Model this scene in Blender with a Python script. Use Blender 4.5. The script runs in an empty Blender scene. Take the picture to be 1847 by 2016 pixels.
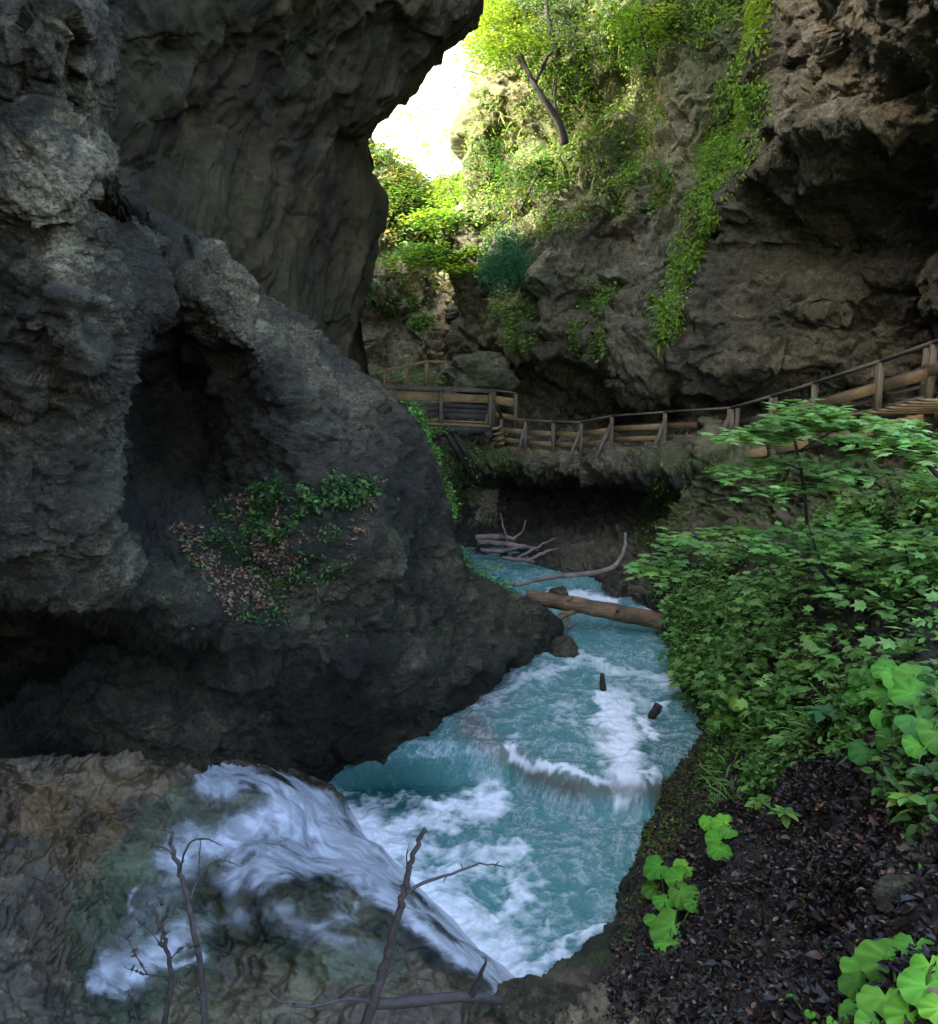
import bpy, math, random
import numpy as np
from mathutils import Vector

# ------------------------------------------------------------------ camera, sky, sun, exposure
R = math.radians
sc = bpy.context.scene
col = sc.collection
CAM = np.array([0.0, 0.0, 7.0])
PITCH = R(10)
cd = bpy.data.cameras.new('camera')
cam = bpy.data.objects.new('camera', cd); col.objects.link(cam)
cam.location = CAM; cam.rotation_euler = (R(90) - PITCH, 0, 0)
cd.sensor_fit = 'VERTICAL'; cd.lens_unit = 'FOV'; cd.angle = R(65)
cd.clip_start = 0.1; cd.clip_end = 600
sc.camera = cam

SUN_EL, SUN_AZ = R(33), R(-112)       # azimuth of the sun measured from +Y towards +X
wd = bpy.data.worlds.new('World'); sc.world = wd; wd.use_nodes = True
nt = wd.node_tree
sky = nt.nodes.new('ShaderNodeTexSky'); sky.sky_type = 'NISHITA'; sky.sun_disc = False
sky.sun_elevation = SUN_EL; sky.sun_rotation = SUN_AZ % (2 * math.pi)
sky.ozone_density = 0.3; sky.dust_density = 3.5; sky.air_density = 0.9
bg = nt.nodes['Background']; bg.inputs[1].default_value = 0.15
nt.links.new(sky.outputs[0], bg.inputs[0])
sd = bpy.data.lights.new('sun', 'SUN'); sd.energy = 2.1; sd.angle = R(0.5); sd.color = (1, 0.93, 0.82)
sun = bpy.data.objects.new('sun', sd); col.objects.link(sun)
sdir = Vector((math.sin(SUN_AZ) * math.cos(SUN_EL), math.cos(SUN_AZ) * math.cos(SUN_EL), math.sin(SUN_EL)))
sun.rotation_euler = sdir.to_track_quat('Z', 'Y').to_euler()
sun.location = sdir * 60
sc.view_settings.view_transform = 'Standard'; sc.view_settings.look = 'None'
sc.view_settings.exposure = 3.7; sc.view_settings.gamma = 1.0
sc.render.engine = 'CYCLES'
cy = sc.cycles
cy.max_bounces = 6; cy.diffuse_bounces = 2; cy.glossy_bounces = 2; cy.transmission_bounces = 4
cy.transparent_max_bounces = 8; cy.caustics_reflective = False; cy.caustics_refractive = False
cy.sample_clamp_indirect = 4.0
cy.use_denoising = True
try: cy.denoiser = 'OPENIMAGEDENOISE'
except Exception: pass

# ------------------------------------------------------------------ surveying: photo sight lines to places
FL = 1008 / math.tan(R(32.5)); CX, CYY = 923.5, 1008.0
cp, sp = math.cos(PITCH), math.sin(PITCH)
def ray(px, py):
    px = np.asarray(px, float); py = np.asarray(py, float)
    u = (px - CX) / FL; v = (CYY - py) / FL
    return np.stack([u, cp + v * sp, -sp + v * cp], -1)
def at(px, py, Y):
    d = ray(px, py); return CAM + d * (np.asarray(Y, float) / d[..., 1])[..., None]
def atz(px, py, z):
    d = ray(px, py); return CAM + d * ((np.asarray(z, float) - CAM[2]) / d[..., 2])[..., None]
def proj(P):
    q = P - CAM
    fw = q[..., 1] * cp - q[..., 2] * sp
    up = q[..., 1] * sp + q[..., 2] * cp
    fw = np.where(fw < 0.05, 0.05, fw)
    return CX + FL * q[..., 0] / fw, CYY - FL * up / fw

# ------------------------------------------------------------------ noise
_rs = np.random.RandomState(7)
_perm = np.concatenate([_rs.permutation(256)] * 2).astype(np.int32)
_g = _rs.normal(size=(256, 3)); _g = (_g / np.linalg.norm(_g, axis=1)[:, None]).astype(np.float32)
def perlin(P):
    P = np.asarray(P, np.float32)
    i = np.floor(P).astype(np.int32); f = P - i
    u = f * f * f * (f * (f * 6 - 15) + 10)
    i &= 255
    X, Y, Z = i[..., 0], i[..., 1], i[..., 2]
    X1, Y1, Z1 = (X + 1) & 255, (Y + 1) & 255, (Z + 1) & 255
    def gr(a, b, c, dx, dy, dz):
        h = _perm[_perm[_perm[a] + b] + c]; g = _g[h]
        return g[..., 0] * (f[..., 0] - dx) + g[..., 1] * (f[..., 1] - dy) + g[..., 2] * (f[..., 2] - dz)
    def lp(a, b, t): return a + (b - a) * t
    ux, uy, uz = u[..., 0], u[..., 1], u[..., 2]
    return 1.6 * lp(lp(lp(gr(X, Y, Z, 0, 0, 0), gr(X1, Y, Z, 1, 0, 0), ux), lp(gr(X, Y1, Z, 0, 1, 0), gr(X1, Y1, Z, 1, 1, 0), ux), uy),
                    lp(lp(gr(X, Y, Z1, 0, 0, 1), gr(X1, Y, Z1, 1, 0, 1), ux), lp(gr(X, Y1, Z1, 0, 1, 1), gr(X1, Y1, Z1, 1, 1, 1), ux), uy), uz)
def fbm(P, octv=4, gain=0.5, lac=2.03):
    s = 0; a = 1; P = np.asarray(P, np.float32)
    for k in range(octv):
        s = s + a * perlin(P + 17.3 * k); P = P * lac; a *= gain
    return s
def ridged(P, octv=4, gain=0.5, lac=2.1):
    s = 0; a = 1; P = np.asarray(P, np.float32)
    for k in range(octv):
        s = s + a * (1 - 2 * np.abs(perlin(P + 31.7 * k))); P = P * lac; a *= gain
    return s
def worley(P):
    """distance to nearest and second-nearest cell point"""
    P = np.asarray(P, np.float32); i = np.floor(P).astype(np.int32); f = P - i
    d1 = np.full(P.shape[:-1], 9, np.float32); d2 = d1.copy()
    idv = np.zeros(P.shape[:-1], np.float32)
    for a in (-1, 0, 1):
        for b in (-1, 0, 1):
            for c in (-1, 0, 1):
                h = _perm[_perm[_perm[(i[..., 0] + a) & 255] + ((i[..., 1] + b) & 255)] + ((i[..., 2] + c) & 255)]
                o = 0.5 + 0.48 * _g[h]
                d = (a + o[..., 0] - f[..., 0]) ** 2 + (b + o[..., 1] - f[..., 1]) ** 2 + (c + o[..., 2] - f[..., 2]) ** 2
                m = d < d1
                d2 = np.where(m, d1, np.minimum(d2, d)); idv = np.where(m, h / 255.0, idv); d1 = np.where(m, d, d1)
    return np.sqrt(d1), np.sqrt(d2), idv
def facets(P):
    """broken blocks: every cell is a tilted plane"""
    P = np.asarray(P, np.float32); i = np.floor(P).astype(np.int32); f = P - i
    d1 = np.full(P.shape[:-1], 9, np.float32); r = d1 * 0
    for a in (-1, 0, 1):
        for b in (-1, 0, 1):
            for c in (-1, 0, 1):
                h = _perm[_perm[_perm[(i[..., 0] + a) & 255] + ((i[..., 1] + b) & 255)] + ((i[..., 2] + c) & 255)]
                o = 0.5 + 0.48 * _g[h]
                v0, v1, v2 = f[..., 0] - a - o[..., 0], f[..., 1] - b - o[..., 1], f[..., 2] - c - o[..., 2]
                d = v0 * v0 + v1 * v1 + v2 * v2
                g2 = _g[(h * 7 + 91) & 255]
                q = v0 * g2[..., 0] + v1 * g2[..., 1] + v2 * g2[..., 2] + 0.12 * _g[(h + 57) & 255][..., 0]
                q = np.clip(q, -0.42, 0.42)
                m = d < d1
                r = np.where(m, q, r); d1 = np.where(m, d, d1)
    return r
def sstep(a, b, x):
    t = np.clip((x - a) / (b - a), 0, 1); return t * t * (3 - 2 * t)
def blob(px, py, cx, cy_, rx, ry, p=2):
    return np.exp(-(np.abs((px - cx) / rx) ** p + np.abs((py - cy_) / ry) ** p))
def inpoly(px, py, poly):
    poly = np.asarray(poly, float); r = np.zeros(px.shape, bool); n = len(poly); j = n - 1
    for i in range(n):
        xi, yi = poly[i]; xj, yj = poly[j]
        if yi != yj:
            r ^= ((yi > py) != (yj > py)) & (px < (xj - xi) * (py - yi) / (yj - yi) + xi)
        j = i
    return r
def dline(px, py, pts):
    d = np.full(px.shape, 1e9)
    for (x0, y0), (x1, y1) in zip(pts[:-1], pts[1:]):
        L = (x1 - x0) ** 2 + (y1 - y0) ** 2
        t = np.clip(((px - x0) * (x1 - x0) + (py - y0) * (y1 - y0)) / L, 0, 1)
        d = np.minimum(d, np.hypot(px - x0 - t * (x1 - x0), py - y0 - t * (y1 - y0)))
    return d

# ------------------------------------------------------------------ mesh helpers
def mesh_np(name, V, Fa, mat, parent=None, smooth=True, cols=None, origin=None):
    V = np.asarray(V, np.float32).reshape(-1, 3)
    if origin is not None: V = V - np.asarray(origin, np.float32)
    me = bpy.data.meshes.new(name)
    Fl = Fa if isinstance(Fa, list) else [Fa]
    Fl = [np.asarray(f, np.int32) for f in Fl if len(f)]
    tot = np.concatenate([np.full(len(f), f.shape[1], np.int32) for f in Fl])
    idx = np.concatenate([f.ravel() for f in Fl])
    me.vertices.add(len(V)); me.vertices.foreach_set('co', V.ravel())
    me.loops.add(len(idx)); me.loops.foreach_set('vertex_index', idx)
    me.polygons.add(len(tot))
    st = np.concatenate([[0], np.cumsum(tot)[:-1]]).astype(np.int32)
    me.polygons.foreach_set('loop_start', st)
    try: me.polygons.foreach_set('loop_total', tot)
    except Exception: pass
    me.polygons.foreach_set('use_smooth', np.full(len(tot), smooth))
    for k, c in (cols or {}).items():
        a = me.color_attributes.new(k, 'FLOAT_COLOR', 'POINT')
        c = np.asarray(c, np.float32).reshape(len(V), -1)
        if c.shape[1] == 3: c = np.concatenate([c, np.ones((len(V), 1), np.float32)], 1)
        a.data.foreach_set('color', c.ravel())
    me.update(calc_edges=True); me.validate(verbose=False)
    me.materials.append(mat)
    o = bpy.data.objects.new(name, me); col.objects.link(o)
    if origin is not None and parent is None: o.location = origin
    if parent is not None: o.parent = parent
    return o
def tag(o, label=None, cat=None, group=None, kind=None):
    if label: o['label'] = label
    if cat: o['category'] = cat
    if group: o['group'] = group
    if kind: o['kind'] = kind
    return o
def thing(name, loc, label, cat, group=None):
    o = bpy.data.objects.new(name, None); col.objects.link(o); o.location = loc; o.empty_display_size = 0.3
    return tag(o, label, cat, group)
def part(name, t, V, Fa, mat, **k):
    return mesh_np(name, np.asarray(V, float) - np.array(t.location), Fa, mat, parent=t, **k)
def gridfaces(nu, nv, flip=False):
    i = np.arange(nu * nv).reshape(nu, nv)
    q = np.stack([i[:-1, :-1], i[1:, :-1], i[1:, 1:], i[:-1, 1:]], -1).reshape(-1, 4)
    return q[:, ::-1] if flip else q
def cr(A, n, w=None):
    m = len(A)
    if w is None: t = np.linspace(0, m - 1, n)
    else: t = np.interp(np.linspace(0, 1, n), np.concatenate([[0], np.cumsum(w)]) / np.sum(w), np.arange(m))
    i = np.clip(np.floor(t).astype(int), 0, m - 2); f = (t - i).reshape((-1,) + (1,) * (A.ndim - 1))
    p0 = A[np.maximum(i - 1, 0)]; p1 = A[i]; p2 = A[i + 1]; p3 = A[np.minimum(i + 2, m - 1)]
    return 0.5 * (2 * p1 + (p2 - p0) * f + (2 * p0 - 5 * p1 + 4 * p2 - p3) * f ** 2 + (3 * p1 - p0 - 3 * p2 + p3) * f ** 3)
def surf(C, nu, nv, even=True):
    """dense grid through a grid of control places"""
    C = np.asarray(C, float)
    wu = wv = None
    if even:
        px, py = proj(C)
        Q = np.stack([np.clip(px, -500, 2400), np.clip(py, -700, 2500)], -1)
        dist = lambda a: np.linalg.norm(a, axis=-1)
        wu = dist(np.diff(Q, axis=0)).mean(1) + 12; wv = dist(np.diff(Q, axis=1)).mean(0) + 12
    A = cr(C, nu, wu)
    return np.swapaxes(cr(np.swapaxes(A, 0, 1), nv, wv), 0, 1)
def normals(G):
    du = np.gradient(G, axis=0); dv = np.gradient(G, axis=1)
    n = np.cross(du, dv); n /= np.linalg.norm(n, axis=-1, keepdims=True) + 1e-9
    return n
class Patch: pass
def rock(name, C, nu, nv, disp, mask, mat, label, cat='rock face', face=None, kind='structure', calm=False):
    G = surf(C, nu, nv); n = normals(G)
    tc = (np.array(face) if face is not None else CAM) - G
    s = np.sign((n * tc).sum(-1)); flip = np.median(s) < 0
    n = n * (-1 if flip else 1)
    px, py = proj(G)
    ed = 1 - 0.6 * sstep(0.94, 0.985, np.linspace(0, 1, nv))[None] if calm else np.ones((1, nv))
    G2 = G + n * (disp(G, px, py) * ed)[..., None]
    p = Patch(); p.G = G2; p.N = normals(G2) * (-1 if flip else 1); p.px, p.py = proj(G2)
    M = mask(G2, p.px, p.py, p.N)
    p.o = mesh_np(name, G2, gridfaces(nu, nv, flip), mat, cols={'mask': M})
    tag(p.o, label, cat, kind=kind)
    return p

# ------------------------------------------------------------------ materials
def newmat(name):
    m = bpy.data.materials.new(name); m.use_nodes = True
    nt = m.node_tree; b = nt.nodes['Principled BSDF']
    def N(t, **k):
        n = nt.nodes.new(t)
        for a, v in k.items():
            if a.startswith('i_'): n.inputs[a[2:].replace('_', ' ')].default_value = v
            else: setattr(n, a, v)
        return n
    return m, nt, b, N, nt.links.new
def ramp(N, L, src, stops):
    r = N('ShaderNodeValToRGB'); e = r.color_ramp.elements
    while len(e) < len(stops): e.new(0.5)
    for q, (p_, c) in zip(e, stops): q.position = p_; q.color = (*c, 1) if len(c) == 3 else c
    L(src, r.inputs[0]); return r
def mixc(N, L, f, a, b, mode='MIX'):
    m = N('ShaderNodeMix', data_type='RGBA', blend_type=mode)
    for s, v in ((0, f), (6, a), (7, b)):
        if isinstance(v, (int, float)): m.inputs[s].default_value = v
        elif isinstance(v, tuple): m.inputs[s].default_value = (*v, 1)
        else: L(v, m.inputs[s])
    return m.outputs[2]
def mth(N, L, op, a, b=None, clamp=False):
    m = N('ShaderNodeMath', operation=op, use_clamp=clamp)
    for s, v in ((0, a), (1, b)):
        if v is None: continue
        if isinstance(v, (int, float)): m.inputs[s].default_value = v
        else: L(v, m.inputs[s])
    return m.outputs[0]

def rock_mat(name, dark, mid, light, stain=(0.20, 0.115, 0.045), moss=(0.045, 0.065, 0.014), bump=0.6, scale=1.0, crack=0.5):
    m, nt, b, N, L = newmat(name)
    tc = N('ShaderNodeTexCoord')
    at_ = N('ShaderNodeAttribute', attribute_name='mask'); sp_ = N('ShaderNodeSeparateColor'); L(at_.outputs['Color'], sp_.inputs[0])
    n1 = N('ShaderNodeTexNoise', i_Scale=0.9 * scale, i_Detail=9.0, i_Roughness=0.62); L(tc.outputs['Object'], n1.inputs['Vector'])
    n2 = N('ShaderNodeTexNoise', i_Scale=6.5 * scale, i_Detail=10.0, i_Roughness=0.68); L(tc.outputs['Object'], n2.inputs['Vector'])
    n3 = N('ShaderNodeTexNoise', i_Scale=28 * scale, i_Detail=6.0, i_Roughness=0.7); L(tc.outputs['Object'], n3.inputs['Vector'])
    mp = N('ShaderNodeMapping'); mp.inputs['Rotation'].default_value = (0.5, 0.35, 0.2); mp.inputs['Scale'].default_value = (1, 1, 2.2)
    L(tc.outputs['Object'], mp.inputs[0])
    wv = mixc(N, L, 0.25, mp.outputs[0], n2.outputs['Color'])
    v1 = N('ShaderNodeTexVoronoi', feature='DISTANCE_TO_EDGE', i_Scale=2.3 * scale); L(wv, v1.inputs['Vector'])
    ck = N('ShaderNodeMapRange'); L(v1.outputs['Distance'], ck.inputs[0]); ck.inputs[1].default_value = 0.0; ck.inputs[2].default_value = 0.07
    v2 = N('ShaderNodeTexVoronoi', i_Scale=9 * scale); L(wv, v2.inputs['Vector'])
    s = mth(N, L, 'ADD', mth(N, L, 'MULTIPLY', n1.outputs[0], 0.55), mth(N, L, 'MULTIPLY', n2.outputs[0], 0.45))
    s = mth(N, L, 'ADD', mth(N, L, 'MULTIPLY', s, 0.62), mth(N, L, 'MULTIPLY', n3.outputs[0], 0.38))
    base = ramp(N, L, s, [(0.39, dark), (0.5, mid), (0.62, light)]).outputs[0]
    sepv = N('ShaderNodeSeparateColor'); L(v2.outputs['Color'], sepv.inputs[0])
    base = mixc(N, L, 0.55, base, mixc(N, L, sepv.outputs[0], (0.35, 0.35, 0.35), (1.65, 1.63, 1.57)), 'MULTIPLY')
    v3 = N('ShaderNodeTexVoronoi', i_Scale=17 * scale); v3.inputs['Randomness'].default_value = 1.0; L(wv, v3.inputs['Vector'])
    pit = ramp(N, L, v3.outputs['Distance'], [(0.16, (0.12,) * 3), (0.34, (1,) * 3)]).outputs[0]
    base = mixc(N, L, mth(N, L, 'MULTIPLY', ramp(N, L, n1.outputs[0], [(0.42, (0,) * 3), (0.55, (1,) * 3)]).outputs[0], 0.85), base, mixc(N, L, 1.0, base, pit, 'MULTIPLY'))
    # lichen specks and stains with shapes of their own
    st_f = mth(N, L, 'MULTIPLY', sp_.outputs[1], ramp(N, L, n1.outputs[0], [(0.38, (0.1,) * 3), (0.58, (1,) * 3)]).outputs[0], True)
    base = mixc(N, L, st_f, base, mixc(N, L, n2.outputs[0], tuple(c * 0.45 for c in stain), tuple(c * 1.6 for c in stain)))
    mo_f = mth(N, L, 'MULTIPLY', sp_.outputs[0], ramp(N, L, n2.outputs[0], [(0.36, (0,) * 3), (0.55, (1,) * 3)]).outputs[0], True)
    base = mixc(N, L, mo_f, base, mixc(N, L, n3.outputs[0], tuple(c * 0.5 for c in moss), tuple(c * 1.9 for c in moss)))
    wetd = mixc(N, L, sp_.outputs[2], (1, 1, 1), (0.45, 0.47, 0.5))
    base = mixc(N, L, 1.0, base, wetd, 'MULTIPLY')
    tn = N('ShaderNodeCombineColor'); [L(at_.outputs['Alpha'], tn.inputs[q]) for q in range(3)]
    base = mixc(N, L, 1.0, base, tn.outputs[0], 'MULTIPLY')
    L(base, b.inputs['Base Color'])
    rr = N('ShaderNodeMapRange'); L(sp_.outputs[2], rr.inputs[0]); rr.inputs[3].default_value = 0.85; rr.inputs[4].default_value = 0.28
    L(rr.outputs[0], b.inputs['Roughness'])
    h = mth(N, L, 'ADD', mth(N, L, 'MULTIPLY', n2.outputs[0], 1.0), mth(N, L, 'MULTIPLY', n3.outputs[0], 0.45))
    h = mth(N, L, 'ADD', h, mth(N, L, 'MULTIPLY', ck.outputs[0], 0.28 * crack))
    psep = N('ShaderNodeSeparateColor'); L(pit, psep.inputs[0]); h = mth(N, L, 'ADD', h, mth(N, L, 'MULTIPLY', psep.outputs[0], 0.22))
    bp = N('ShaderNodeBump', i_Strength=bump, i_Distance=0.12 / scale); L(h, bp.inputs['Height']); L(bp.outputs[0], b.inputs['Normal'])
    return m
M = {}
M['rock'] = rock_mat('grey_limestone', (0.014, 0.0115, 0.0065), (0.09, 0.076, 0.042), (0.37, 0.33, 0.225), stain=(0.13, 0.09, 0.04), bump=1.0)
M['rockd'] = rock_mat('brown_limestone', (0.024, 0.019, 0.007), (0.06, 0.050, 0.021), (0.108, 0.094, 0.046), stain=(0.10, 0.068, 0.026), bump=0.4, crack=0.2, scale=0.8)
M['rockw'] = rock_mat('warm_limestone', (0.016, 0.0135, 0.007), (0.084, 0.073, 0.043), (0.28, 0.258, 0.175), stain=(0.125, 0.095, 0.048), bump=0.95)
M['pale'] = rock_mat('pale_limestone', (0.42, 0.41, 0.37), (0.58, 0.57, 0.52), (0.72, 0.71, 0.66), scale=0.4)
M['wet'] = rock_mat('water_worn_rock', (0.06, 0.05, 0.035), (0.17, 0.145, 0.095), (0.32, 0.29, 0.21), stain=(0.24, 0.125, 0.04), moss=(0.19, 0.165, 0.078), bump=0.4, crack=0.12)
M['soil'] = rock_mat('dark_soil', (0.010, 0.007, 0.005), (0.026, 0.019, 0.013), (0.055, 0.042, 0.028), stain=(0.15, 0.118, 0.07), moss=(0.03, 0.045, 0.01), bump=0.8, crack=0.0, scale=1.6)

def leaf_mat(name, rough=0.45, trans=0.35, spec=0.35):
    m, nt, b, N, L = newmat(name)
    a = N('ShaderNodeAttribute', attribute_name='tint')
    tc = N('ShaderNodeTexCoord'); n = N('ShaderNodeTexNoise', i_Scale=22.0, i_Detail=3.0); L(tc.outputs['Object'], n.inputs['Vector'])
    c = mixc(N, L, 0.5, a.outputs['Color'], mixc(N, L, n.outputs[0], (0.55, 0.55, 0.5), (1.45, 1.4, 1.3)), 'MULTIPLY')
    L(c, b.inputs['Base Color']); b.inputs['Roughness'].default_value = rough
    b.inputs['Specular IOR Level'].default_value = spec
    tr = N('ShaderNodeBsdfTranslucent'); L(mixc(N, L, 1.0, c, (1.25, 1.35, 0.6), 'MULTIPLY'), tr.inputs[0])
    ms = N('ShaderNodeMixShader'); ms.inputs[0].default_value = trans
    L(b.outputs[0], ms.inputs[1]); L(tr.outputs[0], ms.inputs[2]); L(ms.outputs[0], nt.nodes['Material Output'].inputs[0])
    return m
M['leaf'] = leaf_mat('green_leaf', rough=0.55, trans=0.38, spec=0.2)
M['broad'] = leaf_mat('broad_leaf', rough=0.6, trans=0.3, spec=0.12)
M['litter'] = leaf_mat('dead_leaf', rough=0.42, trans=0.08, spec=0.36)

def wood_mat(name, dark, light, moss=0.0, rough=0.75, stretch=(12, 12, 1.2)):
    m, nt, b, N, L = newmat(name)
    tc = N('ShaderNodeTexCoord')
    mp = N('ShaderNodeMapping'); mp.inputs['Scale'].default_value = stretch; L(tc.outputs['Object'], mp.inputs[0])
    n = N('ShaderNodeTexNoise', i_Scale=3.0, i_Detail=8.0, i_Roughness=0.65); L(mp.outputs[0], n.inputs['Vector'])
    n2 = N('ShaderNodeTexNoise', i_Scale=1.7, i_Detail=6.0, i_Roughness=0.6); L(tc.outputs['Object'], n2.inputs['Vector'])
    c = ramp(N, L, n.outputs[0], [(0.3, dark), (0.7, light)]).outputs[0]
    c = mixc(N, L, mth(N, L, 'MULTIPLY', ramp(N, L, n2.outputs[0], [(0.42, (0,) * 3), (0.66, (1,) * 3)]).outputs[0], 0.7), c, tuple(x * 0.55 for x in dark))
    if moss:
        c = mixc(N, L, mth(N, L, 'MULTIPLY', ramp(N, L, n2.outputs[0], [(0.35, (1,) * 3), (0.55, (0,) * 3)]).outputs[0], moss), c, (0.05, 0.06, 0.015))
    L(c, b.inputs['Base Color']); b.inputs['Roughness'].default_value = rough
    bp = N('ShaderNodeBump', i_Strength=0.5, i_Distance=0.02); L(n.outputs[0], bp.inputs['Height']); L(bp.outputs[0], b.inputs['Normal'])
    return m
M['board'] = wood_mat('larch_board', (0.15, 0.095, 0.036), (0.34, 0.225, 0.088), 0.25, stretch=(1.5, 1.5, 14))
M['rail'] = wood_mat('weathered_rail', (0.06, 0.045, 0.032), (0.15, 0.115, 0.08), 0.1, stretch=(2, 2, 10))
M['post'] = wood_mat('mossy_post', (0.075, 0.055, 0.03), (0.18, 0.13, 0.065), 0.4)
M['grey_wood'] = wood_mat('grey_weathered_wood', (0.08, 0.075, 0.065), (0.2, 0.19, 0.165), 0.15)
M['beam'] = wood_mat('dark_beam', (0.02, 0.018, 0.015), (0.06, 0.05, 0.04), 0.0)
M['log'] = wood_mat('stripped_log', (0.055, 0.03, 0.014), (0.32, 0.19, 0.085), 0.0, stretch=(0.8, 9, 9))
M['bark'] = wood_mat('dark_bark', (0.014, 0.011, 0.010), (0.05, 0.038, 0.032), 0.0, stretch=(8, 8, 8))
M['bark_g'] = wood_mat('grey_bark', (0.02, 0.017, 0.016), (0.075, 0.062, 0.058), 0.0, stretch=(14, 14, 14))
M['drift'] = wood_mat('driftwood', (0.12, 0.085, 0.065), (0.34, 0.26, 0.21), 0.0, stretch=(2, 8, 8))

def water_mat():
    m, nt, b, N, L = newmat('glacial_water')
    a = N('ShaderNodeAttribute', attribute_name='foam'); s = N('ShaderNodeSeparateColor'); L(a.outputs['Color'], s.inputs[0])
    tc = N('ShaderNodeTexCoord')
    n = N('ShaderNodeTexNoise', i_Scale=10.0, i_Detail=8.0, i_Roughness=0.68); L(tc.outputs['Object'], n.inputs['Vector'])
    n.inputs['Distortion'].default_value = 1.2
    teal = mixc(N, L, n.outputs[0], (0.035, 0.13, 0.12), (0.15, 0.375, 0.35))
    teal = mixc(N, L, s.outputs[2], teal, (0.008, 0.075, 0.066))
    teal = mixc(N, L, s.outputs[1], teal, (0.13, 0.115, 0.085))      # shallow over rock
    fo = mth(N, L, 'ADD', s.outputs[0], mth(N, L, 'MULTIPLY', mth(N, L, 'SUBTRACT', n.outputs[0], 0.5), 0.45), True)
    fo = mth(N, L, 'MULTIPLY', fo, ramp(N, L, s.outputs[0], [(0.0, (0,) * 3), (0.12, (1,) * 3)]).outputs[0])
    c = mixc(N, L, fo, teal, (0.88, 0.91, 0.93))
    L(c, b.inputs['Base Color'])
    rr = N('ShaderNodeMapRange'); L(fo, rr.inputs[0]); rr.inputs[3].default_value = 0.12; rr.inputs[4].default_value = 0.8; L(rr.outputs[0], b.inputs['Roughness'])
    b.inputs['IOR'].default_value = 1.33
    bp = N('ShaderNodeBump', i_Strength=0.6, i_Distance=0.06); L(n.outputs[0], bp.inputs['Height']); L(bp.outputs[0], b.inputs['Normal'])
    return m
M['water'] = water_mat()
def veil_mat():
    m, nt, b, N, L = newmat('falling_water')
    a = N('ShaderNodeAttribute', attribute_name='foam'); s = N('ShaderNodeSeparateColor'); L(a.outputs['Color'], s.inputs[0])
    b.inputs['Base Color'].default_value = (0.70, 0.75, 0.82, 1); b.inputs['Roughness'].default_value = 0.55
    tr = N('ShaderNodeBsdfTransparent'); tr.inputs[0].default_value = (0.80, 0.92, 0.90, 1)
    gl = N('ShaderNodeBsdfGlossy'); gl.inputs['Roughness'].default_value = 0.2; gl.inputs[0].default_value = (0.45, 0.47, 0.48, 1)
    fr = N('ShaderNodeFresnel'); fr.inputs[0].default_value = 1.33
    tc = N('ShaderNodeTexCoord'); n = N('ShaderNodeTexNoise', i_Scale=9.0, i_Detail=7.0); n.inputs['Distortion'].default_value = 1.6
    L(tc.outputs['Object'], n.inputs['Vector'])
    bp = N('ShaderNodeBump', i_Strength=0.35, i_Distance=0.04); L(n.outputs[0], bp.inputs['Height'])
    for q in (gl, fr, b): L(bp.outputs[0], q.inputs['Normal'])
    m1 = N('ShaderNodeMixShader'); L(mth(N, L, 'MULTIPLY', fr.outputs[0], 0.45), m1.inputs[0]); L(tr.outputs[0], m1.inputs[1]); L(gl.outputs[0], m1.inputs[2])
    m2 = N('ShaderNodeMixShader'); L(s.outputs[0], m2.inputs[0]); L(m1.outputs[0], m2.inputs[1]); L(b.outputs[0], m2.inputs[2])
    L(m2.outputs[0], nt.nodes['Material Output'].inputs[0])
    return m
M['veil'] = veil_mat()

# ------------------------------------------------------------------ rock walls
def rowsY(rows):
    return np.array([[at(p[0], p[2] if len(p) > 2 else py, p[1]) for p in r] for py, r in rows])
def rockdisp(big=0.3, mid=0.14, fine=0.045, pit=0.05, sb=0.5, seed=0.0, an=(1, 1, 1), fac=0.0):
    an = np.array(an)
    def f(G, px, py):
        P = G * an + seed
        w = 0.35 * np.stack([perlin(P * 0.9 + 5), perlin(P * 0.9 + 50), perlin(P * 0.9 + 90)], -1)
        d = big * fbm(P * sb + w * 0.5, 3) + mid * (ridged(P * sb * 2.7 + w, 4) - 0.4)
        d += fine * (0.6 * fbm(P * sb * 11, 4, 0.62) + 0.8 * (ridged(P * sb * 7 + w * 2, 4, 0.62) - 0.3))
        if fac:
            W = P + 0.22 * w + 0.05 * np.stack([perlin(P * 6), perlin(P * 6 + 9), perlin(P * 6 + 19)], -1)
            d += fac * facets(W * sb * 1.3 * np.array([1, 1, 1.5])) + 0.42 * fac * facets(W * sb * 3.7 * np.array([1, 1, 1.4]) + 40)
        if pit:
            a, b2, idv = worley(P * sb * 4.2 + w)
            d += pit * (np.clip(b2 - a, 0, 0.35) * 2.6 - 0.5) + pit * 1.2 * (idv - 0.5)
            a, b2, idv = worley(P * sb * 10 + w * 2)
            d += pit * 0.45 * (np.clip(b2 - a, 0, 0.4) * 2 - 0.4) + pit * 0.5 * (idv - 0.5)
        return d
    return f
def mask4(moss=0, stain=0, wet=0, shape=None, tone=1.0):
    z = np.zeros(shape, np.float32)
    return np.stack([np.clip(z + moss, 0, 1), np.clip(z + stain, 0, 1), np.clip(z + wet, 0, 1), np.clip(z + tone, 0.05, 2.5)], -1)

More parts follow.
